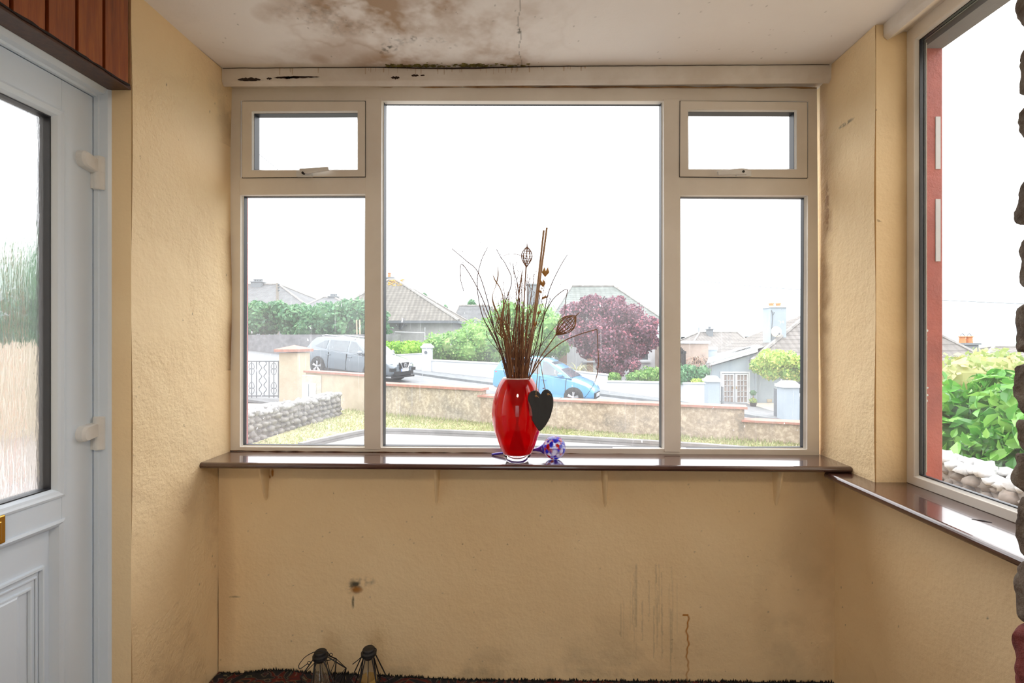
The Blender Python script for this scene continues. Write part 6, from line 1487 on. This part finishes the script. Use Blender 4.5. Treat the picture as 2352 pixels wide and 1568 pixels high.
# curled strap leaves
def strap(path, w, dy, label):
    a = path[0]; pts = catmull(inside(a[0], dy)[1:] + [pt(x, y, dy) for x, y in path[1:]], 6); mb = MB(); vs = []
    for i, p in enumerate(pts): s = i / (len(pts) - 1); an = .5 + 1.6 * math.sin(s * 7); ww = w * (.5 + .5 * math.sin(PI * min(1, s * 1.1))) * (1 if s < .9 else (1 - s) * 10 + .1); d = Vector((math.cos(an), math.sin(an), 0)) * ww; vs += [p - d, p + d, p + d + Vector((0, .0008, 0)), p - d + Vector((0, .0008, 0))]
    mb.add(vs, [(i * 4 + j, i * 4 + (j + 1) % 4, i * 4 + 4 + (j + 1) % 4, i * 4 + 4 + j) for i in range(len(pts) - 1) for j in range(4)]); return tag(mb.build('curled_leaf', m_cane), label, 'dried leaf')
strap([(1176, 877), (1160, 820), (1150, 760), (1157, 700), (1150, 665), (1137, 643), (1130, 624)], .0042, -.012, 'curled tan strap leaf at left whose tip leans left beside the pod')
strap([(1178, 877), (1166, 800), (1150, 735), (1136, 705), (1131, 680), (1139, 655), (1144, 630), (1142, 598)], .0036, .006, 'curled tan strap leaf at left with an upright pointed tip')
# woven seed pods
def pod(path, tipp, hwpx, dy, label, dens=10):
    mb, pts = stem_thing('x', path, dy, .0024, .0018, m_twig, '', ''); rt = empty('woven_pod', tuple(pts[2]), label, 'dried pod')
    base = pts[-1]; t_ = pt(tipp[0], tipp[1], base.y - VY); v = t_ - base; L = v.length; ax = v.normalized(); u = ax.cross(Vector((0, 1, 0))).normalized(); w = ax.cross(u); R = hwpx * VY / 1110
    mb.build('stem', m_twig, rt); rad = lambda s: R * (math.sin(PI * min(1, s / .84) ** 1.15) ** .9 if s < .8 else 0) + .0012 + (.0 if s < .8 else 0)
    mb = MB()
    for k in range(dens):
        a = 2 * PI * k / dens; mb.tube([base + ax * L * s + (u * math.cos(a + s * .6) + w * math.sin(a + s * .6)) * rad(s) for s in np.linspace(0, .84, 13)], .0013, 4)
    tt = np.linspace(.05, .8, 170); mb.tube([base + ax * L * s + (u * math.cos(s * 62) + w * math.sin(s * 62)) * rad(s) * (1 + .06 * math.sin(s * 310)) for s in tt], .0009, 4)
    mb.tube([base + ax * L * s for s in (.78, .88, 1.0)], [.0026, .0018, .001], 6); mb.build('pod_head', m_twig if hwpx < 14 else M('golden_brown_weave', (.34, .17, .06), .7, (.2, .09, .035), vs=60), rt); return rt
pod([(1195, 877), (1202, 740), (1206, 650), (1209, 613)], (1211, 558), 12, .0, 'tall woven seed pod standing against the sky left of the canes')
pod([(1214, 877), (1232, 835), (1262, 790), (1277, 769)], (1331, 717), 17, -.03, 'large woven basket-like seed pod leaning right in front of the purple tree', 14)
pod([(1180, 877), (1172, 820), (1164, 782)], (1142, 719), 14, -.02, 'woven seed pod low on the left of the dried bunch')
mb, pts = stem_thing('x', [(1196, 877), (1202, 720), (1207, 620), (1209, 596), (1195, 586), (1172, 583), (1154, 588)], .006, .0016, .0008, m_twig, '', ''); tag(mb.build('hooked_reed', m_twig), 'thin reed that hooks over to the left beneath the tall woven pod', 'dried reed')
# orange husks on a sprig
sp_ = empty('husk_sprig', tuple(pt(1212, 860)), 'sprig carrying papery orange-brown seed husks beside the canes', 'dried flower')
mb, pts = stem_thing('x', [(1206, 877), (1222, 790), (1238, 715), (1248, 670), (1252, 636)], -.012, .0014, .0008, m_twig, '', ''); mb.build('stem', m_twig, sp_)
for (px, py, s, a0) in ((1253, 626, 13, .1), (1246, 651, 11, -.2), (1251, 683, 9, .9), (1238, 718, 7, .5), (1229, 744, 8, .1), (1241, 670, 6, -.6)):
    c = pt(px, py, -.02); mb = MB(); sc = s * VY / 1110
    for k in range(6):
        a = k * PI / 3; d = Vector((math.cos(a) * .55, math.sin(a) * .5, 0)) * sc; up = Vector((math.sin(a0), 0, math.cos(a0))) * sc; t_ = Vector((-math.sin(a), math.cos(a), 0)) * sc * .42
        b0 = c - up * .8; m0 = c + d; e0 = c + d * 1.1 + up * .95; mb.add([b0, m0 - t_, e0, m0 + t_, m0 * 1.0 + d * .15], [(0, 1, 4), (0, 4, 3), (1, 2, 4), (4, 2, 3)])
    mb.build('husk', m_husk, sp_)

# slate heart on a jute string
hy = 1.735; hc = P(1241, 943, hy); kx = hy / 1110
heart = empty('slate_heart', (hc.x, hy, P(0, 990, hy).z), 'black slate heart hanging on jute string at the right side of the red vase', 'heart ornament')
hp_ = [(1242, 906), (1238, 900), (1231, 896), (1222, 898), (1214, 907), (1211, 922), (1213, 941), (1220, 960), (1231, 979), (1240, 989), (1250, 980), (1261, 963), (1268, 943), (1271, 924), (1269, 908), (1262, 897), (1254, 894), (1247, 898)]
r = random.Random(5); hc2 = [Vector(((x - 1241) * kx, (943 - y) * kx, 0)) for x, y in hp_]; hcl = catmull(hc2 + [hc2[0]], 5)[:-1]; N = len(hcl)
outl = [(p.x * (1 + r.uniform(-.012, .012)), p.y * (1 + r.uniform(-.012, .012))) for p in hcl][::-1]
tl = 0.0; ct, st_ = math.cos(tl), math.sin(tl)
mb = MB()
ff = [(hc.x + a * ct - b * st_, hy - .004, hc.z + a * st_ + b * ct) for a, b in outl]; f2_ = [(hc.x + a * ct * .955 - b * st_ * .955, hy - .0065, hc.z + a * st_ * .955 + b * ct * .955) for a, b in outl]; bk_ = [(x, hy + .004, z) for x, y, z in ff]
ce_ = N; vs = f2_ + ff + bk_ + [(hc.x, hy - .0065, hc.z - .005), (hc.x, hy + .004, hc.z - .005)]
fs = []
for i in range(N):
    j = (i + 1) % N; fs += [(i, j, 3 * N), (N + i, N + j, j, i), (2 * N + i, 2 * N + j, N + j, N + i), (2 * N + j, 2 * N + i, 3 * N + 1)]
mb.add(vs, fs); hs = mb.build('slate', m_slate, heart)
for px, py in ((1231, 909), (1259, 905)):
    c = P(px, py, hy - .007); mb = MB(); mb.ball(c, .0042, 10, (1, .7, 1), .5, px); mb.tube([c + Vector((0, -.002, 0)), c + Vector((.006, -.003, -.001)), c + Vector((.009, -.001, -.005))], .0013, 5); mb.build('knot', m_jute, heart)
mb = MB(); a, b, c = P(1231, 905, hy - .006), P(1238, 827, hy + .012), P(1252, 893, hy - .002)
mb.tube(catmull([a, P(1232, 890, hy - .008), P(1235, 850, hy), P(1238, 827, hy + .006), P(1240, 828, hy + .010), P(1246, 860, hy + .006), P(1252, 892, hy + .004), P(1259, 902, hy + .002)], 5), .0013, 6); mb.build('string', m_jute, heart)
mb = MB(); c = P(1250, 893, hy + .004); mb.tube([c, c + Vector((-.006, 0, .003))], .001, 4); mb.tube([c, c + Vector((-.001, 0, .006))], .001, 4); mb.build('string_end', m_jute, heart)

# ================================================================== WIRE LANTERNS ON THE CARPET
m_bulb = glass_mat('clear_bulb_glass', tint=(.86, .86, .86), dirt=.12, dmax=.3, gloss=1.2, streak=False)
m_amb = M('amber_bulb_base', (.62, .40, .10), .25, (.5, .3, .06), coat=.6)
def lantern(px, pytop, Y, tilt, label, amber, bail):
    tp = P(px, pytop, Y); z0 = ZF - .012; Hh = tp.z - z0; rt = empty('wire_lantern', (tp.x, Y, z0), label, 'lantern')
    tx = lambda s: Vector((tp.x - tilt * (1 - s) * .0 + tilt * (s - 1) * 0, Y, z0))  # upright axis
    c = lambda z, r_, a: Vector((tp.x + tilt * (z / Hh - .5) + (.012 * (z < Hh - .05) if bail else 0) + r_ * math.cos(a), Y + r_ * math.sin(a), z0 + z))
    mb = MB(); mb.lathe([(0, Hh), (.018, Hh - .001), (.021, Hh - .004), (.0215, Hh - .011), (.0265, Hh - .015), (.0265, Hh - .024), (.020, Hh - .031), (.016, Hh - .036), (0, Hh - .036)], (tp.x + tilt * .5, Y, z0), 24); cap = mb.build('cap', m_dark, rt, smooth=False)
    mb = MB(); n = 6; zt, zm, zb_ = Hh - .024, (Hh - .076 if bail else .062), .004; rm = .074 if bail else .088; rb_ = .052
    for k in range(n):
        a = 2 * PI * (k + .3) / n; a2 = 2 * PI * (k + 1.3) / n; am = a + PI / n
        mb.tube([c(zt, .022, a), c(zm, rm, a)], .0022, 5); mb.tube([c(zm, rm, a), c(zb_, rb_, a)], .0022, 5); mb.tube([c(zm, rm, a), c(zb_, rb_, a2)], .0014, 5)
        mb.tube([c(zb_, rb_, a), c(zb_, rb_, a2)], .0017, 5); mb.tube([c(zm, rm, a), c(zm, rm, a2)], .0014, 5); mb.tube([c(zt, .018, am), c(zb_ + .02, .048, am)], .0013, 5)
    mb.build('wire_cage', m_dark, rt)
    mb = MB(); R = .030; prof = [(.013, Hh - .034), (.014, Hh - .055), (.022, Hh - .080), (.030, Hh - .105), (.0315, Hh - .118), (.028, Hh - .134), (.018, Hh - .146), (.0005, Hh - .150)]; q = catmull([Vector((a, b, 0)) for a, b in prof], 3); mb.lathe([(p.x, p.y) for p in q], (tp.x + tilt * .1, Y, z0), 28); bl2 = mb.build('bulb', m_bulb, rt, smooth=True)
    mb = MB()
    if amber:
        mb.lathe([(.0285, Hh - .105), (.031, Hh - .118), (.0275, Hh - .134), (.0175, Hh - .1455), (.0005, Hh - .149), (.0005, Hh - .140), (.024, Hh - .126), (.027, Hh - .105)], (tp.x + tilt * .1, Y, z0), 28); mb.build('amber_base', m_amb, bl2, smooth=True)
    else:
        for k in range(5): mb.tube([c(Hh - .05, .004, k * 1.26), c(Hh - .10, .012, k * 1.26)], .0006, 4)
        mb.build('filament', M('filament_metal', (.6, .6, .62), .3, metal=.8), bl2)
    mb = MB()
    if bail:
        A = P(px - 12, pytop + 5, Y - .01); mb.tube(catmull([P(px + 22, pytop + 10, Y), P(px + 12, pytop + 2, Y - .015), P(px - 8, pytop + 1, Y - .018), P(px - 32, pytop + 12, Y - .02), P(px - 46, pytop + 27, Y - .02), P(px - 50, pytop + 36, Y - .02), P(px - 46, pytop + 41, Y - .02), P(px - 30, pytop + 30, Y - .01)], 6), .0014, 6)
        for q_ in (P(px - 26, pytop + 28, Y), P(px + 24, pytop + 9, Y)): mb.tube([q_ + Vector((.0055 * math.cos(t), 0, .0055 * math.sin(t))) for t in np.linspace(0, 2 * PI, 12)], .0013, 5)
    else:
        q_ = P(px + 17, pytop + 6, Y); mb.tube([q_ + Vector((.004 * math.cos(t), 0, .0085 * math.sin(t))) for t in np.linspace(0, 2 * PI, 12)], .0013, 5)
        mb.tube(catmull([P(px - 13, pytop + 18, Y - .02), P(px - 20, pytop + 26, Y - .02), P(px - 35, pytop + 38, Y - .02)], 4), .0016, 5)
    mb.build('handle', m_dark, cap)
lantern(736, 1494, 1.70, .0, 'black wire cage lantern with a clear bulb and loose bail handle, the left one', False, True)
lantern(845, 1487, 1.70, .006, 'black wire cage lantern with an amber bottomed bulb, standing to the right of its twin', True, False)
